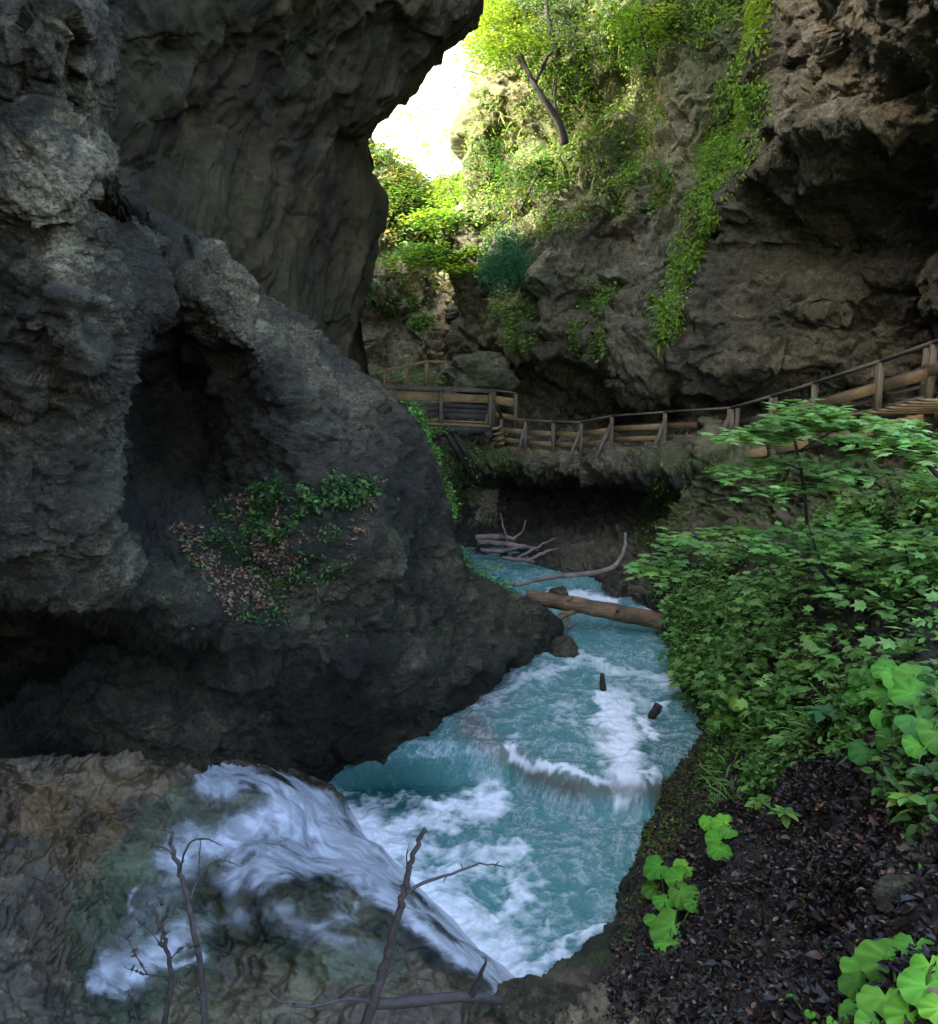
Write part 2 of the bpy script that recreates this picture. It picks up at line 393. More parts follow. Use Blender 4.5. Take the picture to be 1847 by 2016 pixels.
Brows = [
 (-900, [(-250,6),(-20,6.4),(60,6.6),(120,7),(150,7.3),(170,7.6),(180,8),(185,8.6),(120,11)]),
 (-150, [(-250,6),(-20,6.2),(60,6.3),(110,6.6),(140,7),(160,7.4),(172,8),(178,8.6),(130,11)]),
 (60,  [(-250,6),(-20,6.2),(50,6.1),(100,6.1),(140,6.4),(165,7),(180,7.8),(184,8.6),(130,11)]),
 (200, [(-250,6),(-20,6.4),(40,6.5),(80,6.5),(110,6.8),(130,7.3),(142,8),(146,9),(100,11)]),
 (330, [(-250,6.2),(-20,6.5),(50,6.4),(100,6.3),(140,6.5),(170,7),(185,8),(192,9),(150,12)]),
 (430, [(-250,6.5),(-20,6.8),(60,6.6),(120,6.6),(160,7.1),(190,9.6),(240,12),(300,12.4),(280,15)]),
 (510, [(-250,6.6),(-20,6.8),(70,6.6),(150,6.8),(200,8.4),(270,10.6),(350,11.2),(430,11.8),(420,15)]),
 (600, [(-250,6.8),(-20,6.7),(80,6.5),(170,6.7),(240,8.8),(330,11.4),(430,11.0),(525,12),(520,16)]),
 (660, [(-250,7),(-20,6.9),(90,6.6),(190,6.8),(260,10.2),(350,12.6),(470,10.9),(605,12.8),(590,17)]),
 (720, [(-250,7.2),(-20,7.2),(100,6.9),(210,7.1),(255,11.6),(385,13.9),(530,10.9),(690,13.4),(675,17.5)]),
 (790, [(-250,7.6),(-20,7.7),(90,7.6),(190,8),(245,11.8),(395,14),(580,10.8),(768,14.2),(752,18)]),
 (880, [(-250,7.5),(-20,7.6),(80,7.5),(170,7.9),(232,11.9),(400,13.8),(600,10.8),(832,14.8),(815,19)]),
 (960, [(-250,7.5),(-20,7.5),(70,7.4),(170,7.8),(228,11.6),(390,12.6),(640,10.7),(862,15.5),(842,20)]),
 (1060, [(-250,7.7),(-20,7.7),(80,7.6),(180,8.2),(260,10),(420,10.4),(690,10.7),(892,16.4),(872,21)]),
 (1140, [(-250,8),(-20,8),(100,8.1),(220,8.8),(330,9.5),(500,10.1),(740,11.8),(938,17.4),(920,22)]),
 (1185, [(-250,9.8),(-20,10.6),(110,11),(225,9.6),(340,9.2),(510,10),(760,12.4),(1030,18.6),(1015,22)]),
 (1235, [(-250,11.8),(-20,12.8),(110,13),(230,12.6),(345,9.7),(515,9.9),(765,12.7),(1096,19.3),(1085,22)]),
 (1285, [(-250,12),(-20,13),(110,13.2),(230,12.6),(370,11.6),(500,10.1),(765,12.5),(1085,18.9),(1080,22)]),
 (1330, [(-250,11.6),(-20,12.4),(110,12.2),(215,10.9),(370,11.2),(520,11.0),(760,12.8),(1052,18),(1050,20)]),
 (1390, [(-250,10.6),(-20,10.9),(110,10.5),(230,10.0),(370,10.6),(520,11.3),(735,13.1),(985,16.3),(985,18)]),
 (1440, [(-250,10.1),(-20,10.3),(110,10.0),(230,9.8),(370,10.4),(520,11.4),(715,13.0),(925,15.1),(930,17)]),
 (1500, [(-250,9.8),(-20,9.8),(110,9.8),(230,9.8),(370,10.4),(520,11.4),(640,12.2),(735,13.6),(740,15)]),
 (1560, [(-250,9.4),(-20,9.4),(110,9.4),(230,9.4),(370,9.9),(480,10.8),(580,11.8),(672,12.6),(690,14)]),
 (1615, [(-250,9),(-20,9),(110,9),(230,9.1),(370,9.6),(470,10.5),(560,11.4),(650,12.1),(670,13)]),
 (1720, [(-250,8.6),(-20,8.6),(110,8.6),(230,8.8),(370,9.2),(470,10),(560,10.8),(650,11.4),(660,12)]),
]
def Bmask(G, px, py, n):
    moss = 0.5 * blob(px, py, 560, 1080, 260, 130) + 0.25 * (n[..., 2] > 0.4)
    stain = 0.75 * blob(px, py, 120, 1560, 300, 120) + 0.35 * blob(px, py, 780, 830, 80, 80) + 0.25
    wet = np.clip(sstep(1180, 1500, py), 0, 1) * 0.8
    nz = fbm(G * 0.45 + 11, 4, 0.6)                      # random pale lichen and dark damp patches; light on ridges painted in tone
    tone = 0.25 + 0.46 * sstep(-0.1, 0.5, nz) + 0.85 * blob(px, py, 90, 330, 120, 460) * sstep(-0.4, 0.2, fbm(G * 1.3, 3)) + 0.35 * blob(px, py, 480, 570, 110, 90) + 0.45 * blob(px, py, 700, 790, 130, 80)  # near ridge and buttress tops coloured lighter as if lit
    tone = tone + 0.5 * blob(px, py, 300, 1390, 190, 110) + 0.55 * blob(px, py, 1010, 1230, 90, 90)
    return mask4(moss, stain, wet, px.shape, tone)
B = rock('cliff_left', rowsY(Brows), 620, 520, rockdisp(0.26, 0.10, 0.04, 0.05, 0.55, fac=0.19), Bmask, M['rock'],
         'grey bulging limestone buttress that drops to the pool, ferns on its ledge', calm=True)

Orows = [
 (-1500, [(-300,8),(-100,9.5),(100,11),(320,13),(540,15),(760,16),(950,17),(1075,17.5),(1000,26)]),
 (-500, [(-300,8),(-100,9),(100,11),(300,12.5),(500,14),(750,16),(940,17.5),(1050,18.5),(980,26)]),
 (-100, [(-300,8),(-100,9.2),(100,11.5),(300,13),(500,14.5),(720,16.5),(880,18),(985,19),(930,26)]),
 (0, [(-300,8),(-100,9.5),(100,11.5),(280,13),(480,14.5),(680,16.5),(850,18),(958,19.2),(900,26)]),
 (60, [(-300,8),(-100,9.6),(100,11.7),(270,13.2),(460,14.8),(640,16.6),(800,18.2),(928,19.4),(870,26)]),
 (110, [(-300,8),(-100,9.7),(100,11.8),(265,13.4),(445,15),(610,16.7),(770,18.3),(864,19.6),(820,26)]),
 (170, [(-300,8),(-100,9.8),(100,12),(260,13.5),(430,15),(590,16.8),(730,18.4),(815,19.8),(770,26)]),
 (220, [(-300,8),(-100,9.9),(100,12.1),(255,13.7),(415,15.2),(565,16.9),(690,18.6),(755,20),(720,26)]),
 (270, [(-300,8),(-100,10),(100,12.3),(250,13.8),(400,15.3),(540,17),(650,18.8),(711,20.3),(690,27)]),
 (330, [(-300,8),(-100,10),(100,12.5),(250,14),(400,15.4),(540,17.2),(650,19),(718,20.8),(695,27)]),
 (400, [(-300,8),(-100,10),(100,12.6),(260,14),(410,15.5),(550,17.4),(660,19.4),(740,21.4),(710,28)]),
 (500, [(-300,8),(-100,10),(100,12.8),(270,14.2),(420,15.7),(555,17.7),(650,19.8),(718,21.8),(695,28)]),
 (600, [(-300,8),(-100,10),(120,13),(280,14.5),(430,16),(560,18),(640,20),(700,22),(680,28)]),
 (720, [(-300,8),(-100,10),(120,13),(280,14.8),(430,16.4),(560,18.3),(640,20.3),(690,22.3),(675,28)]),
 (900, [(-300,8),(-100,10),(120,13),(280,15),(430,16.6),(560,18.5),(640,20.5),(690,22.5),(675,28)]),
 (1250, [(-300,8),(-100,10),(120,13),(280,15),(430,16.6),(560,18.5),(640,20.5),(690,22.5),(675,28.5)]),
]
def Omask(G, px, py, n):
    return mask4(0.3 * sstep(0, .4, fbm(G * .5, 3)), 0.35 + 0.4 * blob(px, py, 600, 470, 130, 160), 0, px.shape, 0.55 + 0.42 * fbm(G * np.array([1.2, 1.2, .22]), 4))
O = rock('cliff_overhang', rowsY(Orows), 420, 460, rockdisp(0.32, 0.12, 0.02, 0.0, 0.42, 40, (1, 1, 0.5), fac=0.14), Omask, M['rockd'],
         'dark brown smooth overhanging rock wall that curves over the gorge to a bright gap')

Crows = [
 (-1500, [(940,42),(1000,34),(1080,32),(1180,31),(1300,30),(1420,29),(1560,27),(1700,26)]),
 (-300, [(960,40),(1000,33),(1080,31),(1180,30),(1280,29),(1400,27.5),(1500,26.5),(1650,25)]),
 (0, [(970,39),(965,32),(1060,30),(1160,29),(1270,28),(1380,26.5),(1480,25),(1600,24)]),
 (110, [(970,39),(953,32),(1040,30),(1150,29),(1260,28),(1370,26),(1460,25),(1580,24)]),
 (180, [(965,39),(940,32),(1025,30.6),(1140,29.2),(1255,27.8),(1360,25.6),(1450,24.8),(1570,23.8)]),
 (250, [(960,39),(925,32),(1010,30.5),(1130,29),(1250,27.5),(1350,25.5),(1440,24.5),(1560,23.5)]),
 (380, [(950,39),(920,31.5),(1000,29.8),(1120,28.3),(1230,27),(1330,25),(1420,24),(1540,23)]),
 (480, [(940,39),(900,32),(980,29.5),(1090,27.2),(1210,27.2),(1310,24.4),(1400,23.6),(1500,23)]),
 (540, [(935,38),(900,32),(980,29.6),(1075,26.8),(1190,27),(1285,24.4),(1370,23.3),(1470,23)]),
 (600, [(930,38),(900,32),(980,29.5),(1070,26.8),(1170,26.5),(1260,24.4),(1340,23),(1450,23)]),
 (690, [(930,38),(910,32),(990,29),(1060,27),(1150,26.4),(1230,24),(1325,23),(1430,23)]),
 (740, [(930,38),(920,32),(1000,30.4),(1070,29.5),(1150,28.4),(1225,23.9),(1320,23.4),(1430,23.6)]),
 (780, [(930,38),(930,32),(1010,31),(1080,30),(1160,29.5),(1235,25.2),(1320,25),(1430,24.5)]),
 (840, [(930,38),(930,32),(1010,31.4),(1080,30.6),(1160,30),(1240,28.6),(1330,27),(1430,25.5)]),
 (960, [(930,38),(930,32),(1010,31.4),(1080,30.6),(1160,30),(1240,28.6),(1330,27),(1430,25.5)]),
]
def Cmask(G, px, py, n):
    moss = 0.8 * sstep(460, 250, py) * (1 - 0.95 * blob(px, py, 1330, 260, 80, 150)) * (1 - 0.8 * blob(px, py, 1000, 200, 70, 80)) + 0.8 * blob(px, py, 1010, 620, 50, 130) + 0.2
    return mask4(moss, 0.2 + 0.3 * (py < 400), 0, px.shape, 1.15 + 0.9 * blob(px, py, 1330, 260, 80, 150) + 0.6 * blob(px, py, 1000, 200, 80, 90))
C = rock('cliff_middle', rowsY(Crows), 460, 420, rockdisp(0.5, 0.16, 0.05, 0.05, 0.36, 80, fac=0.55), Cmask, M['rockw'],
         'mossy grey cliff behind the boardwalk with bushes and small trees growing on it')

Krows = [
 (0, [(600,52,280),(700,52,300),(780,52,350),(840,52,390),(900,52,385),(980,52,360)]),
 (0, [(600,39,265),(700,38,285),(780,38,335),(840,39,375),(900,37.5,368),(980,35,350)]),
 (450, [(600,37),(700,36),(780,36.4),(840,37),(900,35.5),(980,33.5)]),
 (580, [(600,36),(700,34.4),(780,34.2),(840,36),(900,34.5),(980,33)]),
 (640, [(600,36),(700,34),(780,34.8),(840,34),(900,34),(980,33)]),
 (720, [(600,35),(700,33.5),(780,33.5),(840,33.4),(900,33.4),(980,33)]),
 (760, [(600,33),(700,31.5),(780,31.5),(840,31.5),(900,31.5),(980,31.5)]),
 (900, [(600,30),(700,29.5),(780,29.4),(840,29.4),(900,29.4),(980,29.6)]),
 (1080, [(600,28.5),(700,28),(780,28),(840,28),(900,28),(980,28)]),
]
def Kmask(G, px, py, n):
    return mask4(0.9 * sstep(560, 380, py) + 0.35 * (n[..., 2] > 0.3), 0.15, 0, px.shape, 1.5)
K = rock('cliff_behind_bridge', rowsY(Krows), 300, 200, rockdisp(0.45, 0.18, 0.06, 0.06, 0.35, 120, fac=0.6), Kmask, M['rock'],
         'grey creased rock wall behind the footbridge below the sunlit gap')
Srows = [(-700, [(300,95),(600,85),(800,80),(900,80),(1000,78),(1300,70)]), (-200, [(300,90),(600,82),(800,78),(900,76),(1000,74),(1300,68)]),
         (150, [(300,86),(600,78),(800,73),(900,71),(1000,70),(1300,66)]), (420, [(300,80),(600,72),(800,66),(900,64),(1000,63),(1300,60)]),
         (700, [(300,70),(600,62),(800,54),(900,52),(1000,50),(1300,50)])]
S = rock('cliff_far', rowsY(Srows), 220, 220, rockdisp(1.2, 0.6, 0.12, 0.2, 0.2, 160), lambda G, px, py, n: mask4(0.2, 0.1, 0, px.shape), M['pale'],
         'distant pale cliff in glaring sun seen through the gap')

Rrows = [
 (-1500, [(1560,32),(1480,24),(1580,21),(1700,18),(1850,15),(2000,12),(2250,9)]),
 (-400, [(1560,31),(1505,23),(1600,20.5),(1700,18),(1850,15),(2000,12),(2250,9)]),
 (0, [(1570,31),(1500,22.5),(1570,20.5),(1660,17.8),(1740,15.8),(1880,13.5),(2250,9.5)]),
 (120, [(1570,30),(1500,22),(1560,20.8),(1640,18.6),(1720,16.7),(1860,14.3),(2250,9.5)]),
 (220, [(1560,30),(1508,21.5),(1560,19.9),(1620,18.3),(1720,16.8),(1860,14.9),(2250,10)]),
 (300, [(1540,30),(1480,22),(1540,20.2),(1620,19.3),(1740,17.6),(1880,15.8),(2250,10)]),
 (380, [(1490,30),(1435,22.5),(1520,21.6),(1640,20.2),(1760,18.6),(1900,16.6),(2250,11)]),
 (480, [(1450,30),(1395,22.8),(1500,22.2),(1640,21.2),(1770,19.7),(1900,17),(2250,11)]),
 (530, [(1430,30),(1370,22.8),(1480,21.8),(1620,20.8),(1760,19),(1900,16.5),(2250,11)]),
 (590, [(1400,30),(1343,22.6),(1470,21.6),(1610,20.3),(1750,19),(1900,16.6),(2250,11)]),
 (640, [(1400,30),(1332,22.6),(1460,21.4),(1600,20.8),(1750,19.6),(1900,17),(2250,11)]),
 (720, [(1400,30),(1322,22.8),(1450,21.4),(1580,20.7),(1740,19.5),(1900,17),(2250,11)]),
 (790, [(1400,30),(1330,24),(1450,23),(1580,21.6),(1740,19.6),(1900,17),(2250,11)]),
 (920, [(1400,30),(1330,24.4),(1450,23.2),(1580,21.6),(1740,19.4),(1900,17),(2250,11)]),
]
def Rmask(G, px, py, n):
    moss = 0.3 * blob(px, py, 1560, 480, 160, 260)
    stain = 0.3 + 0.3 * blob(px, py, 1680, 170, 130, 170)
    return mask4(moss, stain, 0, px.shape, 0.92 + 0.5 * fbm(G * 0.4 + 3, 3) + 0.4 * blob(px, py, 1560, 690, 90, 60) + 0.8 * blob(px, py, 1620, 150, 140, 150))  # upper ridge lightened in colour to look lit
RW = rock('cliff_right', rowsY(Rrows), 460, 400, rockdisp(0.42, 0.10, 0.04, 0.03, 0.42, 200, (0.95, 0.95, 1.15), fac=0.42), Rmask, M['rockw'],
          'brown overhanging rock wall above the stairway, hollowed out and dark underneath')

Erows = [
 (820, [(850,34),(950,33),(1060,32),(1180,30),(1300,28),(1430,26),(1540,24)]),
 (880, [(850,32),(950,30),(1060,28.4),(1180,26.2),(1300,23.8),(1430,21.9),(1540,20.6)]),
 (0, [(850,28,925),(950,27,893),(1050,26,893),(1150,24.8,903),(1250,22.8,905),(1345,21.2,905),(1440,19.9,908)]),
 (0, [(850,27.7,960),(945,26.9,925),(1050,26.1,930),(1150,24.9,935),(1250,23,935),(1340,21.4,935),(1430,20.3,935)]),
 (0, [(850,27.6,990),(940,29,950),(1050,30.5,950),(1150,30,950),(1245,27.4,950),(1320,23.4,955),(1430,20.9,960)]),
 (1010, [(850,27.4),(945,29),(1050,30),(1150,29.4),(1240,26.8),(1310,23),(1400,20.9)]),
 (1075, [(850,27),(950,27.6),(1050,27),(1110,26),(1225,24),(1300,22.2),(1400,20.4)]),
 (1125, [(850,25.6),(950,25.5),(1050,24.8),(1110,23.9),(1215,22.7),(1285,21.5),(1400,19.6)]),
 (1180, [(850,24.5),(950,24.4),(1050,24),(1110,23.5),(1210,22.4),(1290,20.8),(1400,19)]),
 (1240, [(850,23.5),(950,23.4),(1050,23),(1110,22.5),(1210,21.9),(1290,20.4),(1400,18.6)]),
]
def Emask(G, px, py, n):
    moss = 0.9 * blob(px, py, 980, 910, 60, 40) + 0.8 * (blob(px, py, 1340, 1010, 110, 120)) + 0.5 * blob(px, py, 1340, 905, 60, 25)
    return mask4(moss, 0.5 * sstep(1040, 1090, py) + 0.3 * (py < 940), 0.6 * (py > 930), px.shape, np.where(py > 932, 0.6 + 1.0 * sstep(1040, 1160, px) * sstep(960, 1060, py), 1.1))  # recess under the ledge coloured darker, shade put into wet and tone
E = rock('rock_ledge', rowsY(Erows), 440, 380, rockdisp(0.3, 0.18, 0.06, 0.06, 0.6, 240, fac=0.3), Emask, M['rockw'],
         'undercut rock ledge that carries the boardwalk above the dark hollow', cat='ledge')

def down(px, py, Y):
    q = at(px, py, Y); return q + np.array([0.25, 0.35, -0.9])
Grows = [
 (860, [(1380,21.8),(1450,20.9),(1550,19.8),(1680,17.4),(1800,15.2),(1950,12.6),(2250,9)]),
 (930, [(1380,20.3),(1450,19.6),(1550,18.5),(1680,16.5),(1800,14.3),(1950,12),(2250,8.5)]),
 (1000, [(1335,20.6),(1420,19.8),(1530,18.3),(1660,16),(1790,13),(1930,10.5),(2250,7.5)]),
 (1080, [(1305,20.6),(1390,19.3),(1500,17.5),(1640,14.5),(1780,11.5),(1920,9.4),(2250,6.8)]),
 (1150, [(1295,20.4),(1370,18.8),(1480,16.2),(1620,13),(1770,10.2),(1910,8.4),(2250,6)]),
 (1210, [(1312,19.6),(1370,17.8),(1470,15),(1610,11.8),(1760,9.3),(1900,7.6),(2250,5.5)]),
 (1290, [(1328,17.5),(1375,16),(1460,13.2),(1600,10.4),(1750,8.3),(1890,6.8),(2250,5)]),
 (1350, [(1345,15.8),(1392,14.4),(1470,12),(1600,9.6),(1750,7.6),(1890,6.3),(2250,4.6)]),
 (1410, [(1376,14.6),(1412,13.4),(1480,11.3),(1600,9),(1740,7.1),(1880,5.8),(2250,4.2)]),
 (1470, [(1368,13.6),(1412,12.4),(1490,10.4),(1600,8.4),(1740,6.7),(1880,5.4),(2250,4)]),
 (1520, [(1322,13.1),(1380,11.8),(1470,9.9),(1590,8),(1730,6.3),(1880,5.1),(2250,3.8)]),
 (1580, [(1290,12.1),(1350,10.9),(1450,9.2),(1580,7.5),(1720,6),(1870,4.8),(2250,3.6)]),
 (1650, [(1280,11),(1340,9.9),(1440,8.4),(1570,6.9),(1710,5.5),(1860,4.5),(2250,3.4)]),
 (1720, [(1254,10.1),(1320,9),(1420,7.7),(1550,6.3),(1700,5.1),(1860,4.2),(2250,3.2)]),
 (1790, [(1232,9.3),(1300,8.3),(1400,7.1),(1540,5.8),(1700,4.7),(1860,3.9),(2250,3.1)]),
 (1850, [(1202,8.6),(1270,7.7),(1380,6.6),(1530,5.4),(1690,4.4),(1860,3.6),(2250,3)]),
 (1900, [(1132,8.1),(1220,7.3),(1350,6.2),(1510,5.1),(1690,4.1),(1860,3.4),(2250,2.9)]),
 (1950, [(1040,7.6),(1160,6.8),(1310,5.8),(1500,4.8),(1680,3.9),(1850,3.2),(2250,2.8)]),
 (2010, [(955,7),(1100,6.2),(1280,5.3),(1480,4.4),(1680,3.6),(1850,3),(2250,2.6)]),
 (2090, [(930,6.1),(1080,5.5),(1270,4.7),(1470,4),(1680,3.3),(1850,2.8),(2250,2.4)]),
 (2300, [(930,4.6),(1080,4.2),(1270,3.7),(1470,3.2),(1680,2.7),(1850,2.3),(2250,2)]),
]
Gc = rowsY(Grows)
Gw = Gc[:, 0] + np.array([0.25, 0.3, 0]); Gw[:, 2] = np.minimum(Gc[:, 0, 2] - 0.7, -0.4)
Gc = np.concatenate([Gw[:, None], Gc], 1)
def Gmask(G, px, py, n):
    edge = dline(px, py, [(1330, 1200), (1330, 1290), (1375, 1410), (1366, 1470), (1290, 1580), (1255, 1720), (1205, 1850), (1130, 1900), (1040, 1950), (955, 2010), (900, 2100)])
    rockish = np.clip(1.6 * blob(px, py, 1080, 2030, 240, 110) + 0.8 * blob(px, py, 1780, 1700, 90, 200) * (fbm(G * 1.5, 2) > 0), 0, 1)
    moss = 0.9 * sstep(110, 30, edge) * (py < 1900) + 0.8 * sstep(1150, 1000, py)
    stain = np.clip(rockish + 0.8 * sstep(1120, 990, py), 0, 1)
    return mask4(moss * (0.5 + 0.8 * (fbm(G * 0.9, 3) > 0)), stain, 0, px.shape, 1 + 0.9 * rockish + 0.5 * sstep(1110, 1000, py))
_ga = rockdisp(0.12, 0.08, 0.035, 0.02, 0.8, 300); _gb = rockdisp(0.3, 0.18, 0.06, 0.06, 0.6, 330, (.8, .8, 1.8), fac=0.3)
def gdisp(G, px, py):
    k = sstep(1110, 1000, py)
    return _ga(G, px, py) * (1 - k) + _gb(G, px, py) * k
GR = rock('ground', Gc, 560, 420, gdisp, Gmask, M['soil'],
          'steep dark earth bank on the near side covered in dead leaves and plants', cat='bank', face=(-2, 8, 9))

def rowsZ(rows): return np.array([[atz(p[0], py, p[1]) for p in r] for py, r in rows])
Frows = [
 (1490, [(-250,2.7),(0,2.5),(120,2.3),(250,2.0),(380,1.6),(450,1.2),(520,.7),(580,.1),(610,-.6)]),
 (1560, [(-250,2.3),(0,2.1),(120,2.0),(250,1.85),(380,1.7),(480,1.55),(560,1.2),(630,.45),(660,-.6)]),
 (1620, [(-250,2.1),(0,1.9),(120,1.8),(250,1.6),(400,1.5),(520,1.4),(610,1.0),(672,.3),(700,-.6)]),
 (1680, [(-250,2),(0,1.8),(120,1.6),(250,1.4),(400,1.3),(540,1.15),(650,.8),(725,.2),(750,-.6)]),
 (1740, [(-250,2),(0,1.8),(120,1.5),(250,1.25),(400,1.1),(560,1.45),(680,1.15),(780,.2),(805,-.6)]),
 (1800, [(-250,2),(0,1.8),(120,1.5),(250,1.2),(400,1.1),(560,1.5),(720,1.35),(830,.3),(850,-.6)]),
 (1860, [(-250,2.1),(0,1.9),(120,1.5),(250,1.15),(420,1.05),(600,1.35),(780,1.25),(895,.3),(915,-.6)]),
 (1930, [(-250,2.2),(0,2.0),(120,1.5),(250,1.1),(420,1.0),(620,1.2),(830,1.2),(972,.3),(990,-.6)]),
 (2000, [(-250,2.3),(0,2.1),(120,1.5),(250,1.0),(420,.95),(640,1.1),(850,1.15),(1010,.4),(1035,-.6)]),
 (2100, [(-250,2.4),(0,2.2),(120,1.6),(250,1.0),(420,.95),(640,1.0),(850,1.05),(1030,.4),(1060,-.6)]),
 (2350, [(-250,2.5),(0,2.3),(120,1.8),(250,1.2),(420,1.0),(640,1.0),(850,1.0),(1040,.4),(1080,-.6)]),
]
def Fmask(G, px, py, n):
    wq = 45 * fbm(G * 1.7 + 9, 4, 0.6)
    band = np.exp(-(dline(px + wq, py + wq, [(470, 1770), (560, 1745), (680, 1745), (770, 1790), (860, 1870), (950, 1950)]) / 36) ** 2)
    band = np.maximum(band, 0.8 * np.exp(-(dline(px + wq, py - wq, [(420, 1850), (540, 1830), (640, 1800), (760, 1850)]) / 22) ** 2))
    st = 0.9 * blob(px, py, 160, 1620, 220, 150) + 1.0 * band + 0.8 * blob(px, py, 130, 1830, 60, 120) + 0.15
    ms = (0.9 * blob(px, py, 290, 1750, 190, 140) + 0.9 * blob(px, py, 560, 1900, 220, 110) + 0.8 * blob(px, py, 330, 1990, 200, 60)) * (1 - band)
    tone = 1.1 + 0.8 * fbm(G * np.array([1.4, 3.0, 1.4]) + 0.5 * np.stack([fbm(G * 1.3, 3)] * 3, -1), 4) - 0.55 * band
    return mask4(ms, st, 0.75, px.shape, tone * (0.88 - 0.25 * blob(px, py, 40, 1900, 120, 220)))
_fa = rockdisp(0.17, 0.08, 0.01, 0.0, 0.9, 340); _fb = rockdisp(0.16, 0.12, 0.045, 0.06, 0.9, 340)
def fdisp(G, px, py):
    k = np.clip(blob(px, py, 60, 1600, 150, 330, 4) * 1.3, 0, 1)
    return _fa(G, px, py) * (1 - k) + _fb(G, px, py) * k
FR = rock('rock_slab', rowsZ(Frows), 400, 400, fdisp, Fmask, M['wet'],
          'water-worn brown rock slab that the cascade slides over', cat='rock slab', face=(0, 8, 20))

# walls and bank round the viewer, out of view; some added to block sun
def plainwall(name, P, label):
    C_ = np.array(P, float)
    G = surf(C_, 60, 60, even=False); n = normals(G)
    G = G + n * (0.6 * fbm(G * 0.3, 4))[..., None]
    o = mesh_np(name, G, gridfaces(60, 60), M['rock'], cols={'mask': mask4(0.2, 0.2, 0, G.shape[:2])})
    return tag(o, label, 'rock face', kind='structure')
plainwall('cliff_left_return', [[(-13, 16, z), (-8.8, 10.5, z), (-6.2, 8, z), (-4.9, 5.5, z), (-4.6, -2, z), (-3.8, -8, z)] for z in (0.5, 5, 9, 13, 18)],
          'grey rock wall beside the viewing point')  # far end lengthened to close a gap where sun came in
plainwall('sun_blocking_crest', [[(-9.5, 22, z), (-9, 13, z), (-7.5, 6, z), (-6.5, 0, z), (-6, -8, z), (-6, -16, z)] for z in (9, 14, 19, 24, 29)],
          'added unseen rock wall that keeps the sun off the gorge')  # unseen wall added only to block the sun
plainwall('sun_blocking_wall', [[(-3.2, 25.5, z), (-4.8, 28, z), (-6.2, 32, z), (-7.6, 37, z), (-9.5, 43, z), (-12, 49, z)] for z in (0, 4, 8, 12, 14.5)],
          'added unseen rock wall that shades the rock behind the footbridge')  # unseen wall added to keep sun off the rock behind the bridge
plainwall('cliff_right_return', [[(10.5, 9, z), (9, 4, z), (8.5, -1, z), (8.5, -8, z)] for z in (2, 4, 6, 9)],
          'brown rock wall behind the viewing point')
bx, by = np.meshgrid(np.linspace(-5, 8, 80), np.linspace(-12, 3.4, 80), indexing='ij')
bz = 4.0 + 0.25 * fbm(np.stack([bx, by, bx * 0], -1) * 0.6, 3) - 5.5 * sstep(2.2, 3.3, by) + np.clip(bx - 1.5, 0, 5) * 0.35 * sstep(3.2, 2, by)
tag(mesh_np('ground_near', np.stack([bx, by, bz], -1), gridfaces(80, 80), M['soil'], cols={'mask': mask4(0.3, 0.1, 0, bx.shape)}),
    'dark earth bank under the viewing point', 'bank', kind='structure')

# ------------------------------------------------------------------ water
wy = np.concatenate([np.geomspace(5.2, 15.5, 520), np.geomspace(15.55, 34, 240)]); wx = np.linspace(-5.2, 5.6, 560)
X, Yg = np.meshgrid(wx, wy, indexing='ij')
weir = np.array([(740, 1478), (900, 1470), (1000, 1470), (1060, 1505), (1130, 1535), (1200, 1530), (1270, 1540), (1330, 1510)], float)
wl = atz(weir[:, 0], weir[:, 1], 0.4)
o_ = np.argsort(wl[:, 0]); yw = np.interp(X, wl[o_, 0], wl[o_, 1])
Zw = 0.52 * sstep(-0.6, 0.05, Yg - yw) + 0.3 * sstep(20.6, 22.0, Yg + 0.25 * X) + 0.2 * sstep(22.2, 23.6, Yg)
P0 = np.stack([X, Yg, Zw], -1)
px, py = proj(P0)
wp = np.stack([X, Yg, X * 0], -1)
warp = 0.5 * np.stack([fbm(wp * 0.9 + 3, 3), fbm(wp * 0.9 + 33, 3), X * 0], -1)
q = wp + warp
nA = ridged(q * np.array([1.6, 1.6, 1]), 5, 0.6) * 0.5 + 0.2
nB = fbm(q * 3.2 + 9, 5, 0.62)
nC = ridged((wp + 0.12 * np.stack([perlin(wp * 5), perlin(wp * 5 + 40), X * 0], -1)) * np.array([5.5, 4.0, 1]) + 60, 4, 0.65) * 0.5
lower = (Yg - yw) < -0.2
den = np.zeros(X.shape)
wk = np.clip((py - 1150) / 500, 0.15, 1.2)
fx = px + wk * (38 * fbm(wp * 1.5 + 7, 4, 0.6) + 10 * fbm(wp * 7 + 7, 3)); fy = py + wk * (34 * fbm(wp * 1.5 + 70, 4, 0.6) + 9 * fbm(wp * 7 + 90, 3))
def addline(pts, w, s, pw=2):
    global den
    d = dline(fx, fy, pts); den = np.maximum(den, s * np.exp(-(d / w) ** 1.3))
addline([(640, 1640), (740, 1690), (800, 1760), (880, 1840), (960, 1920), (1000, 1960)], 95, 1.15)
addline([(690, 1650), (800, 1620), (900, 1600), (980, 1570)], 42, 0.85)
addline([(820, 1740), (900, 1700), (1000, 1680)], 40, 0.7)
addline([(930, 1850), (1000, 1790), (1040, 1720)], 40, 0.75)
addline([(1000, 1950), (1090, 1890), (1190, 1838)], 30, 0.8)
addline([(1060, 1850), (1070, 1790)], 18, 0.55)
addline([(1215, 1400), (1225, 1470), (1235, 1530)], 42, 1.1)
addline([(1010, 1465), (1060, 1500), (1130, 1528), (1200, 1525), (1270, 1535)], 13, 1.1)
addline([(1100, 1400), (1160, 1440)], 40, 0.5)
addline([(1190, 1345), (1300, 1400)], 45, 0.55)
addline([(1060, 1330), (1150, 1290), (1250, 1330), (1340, 1350)], 22, 0.6)
addline([(930, 1390), (1000, 1350), (1090, 1300)], 22, 0.55)
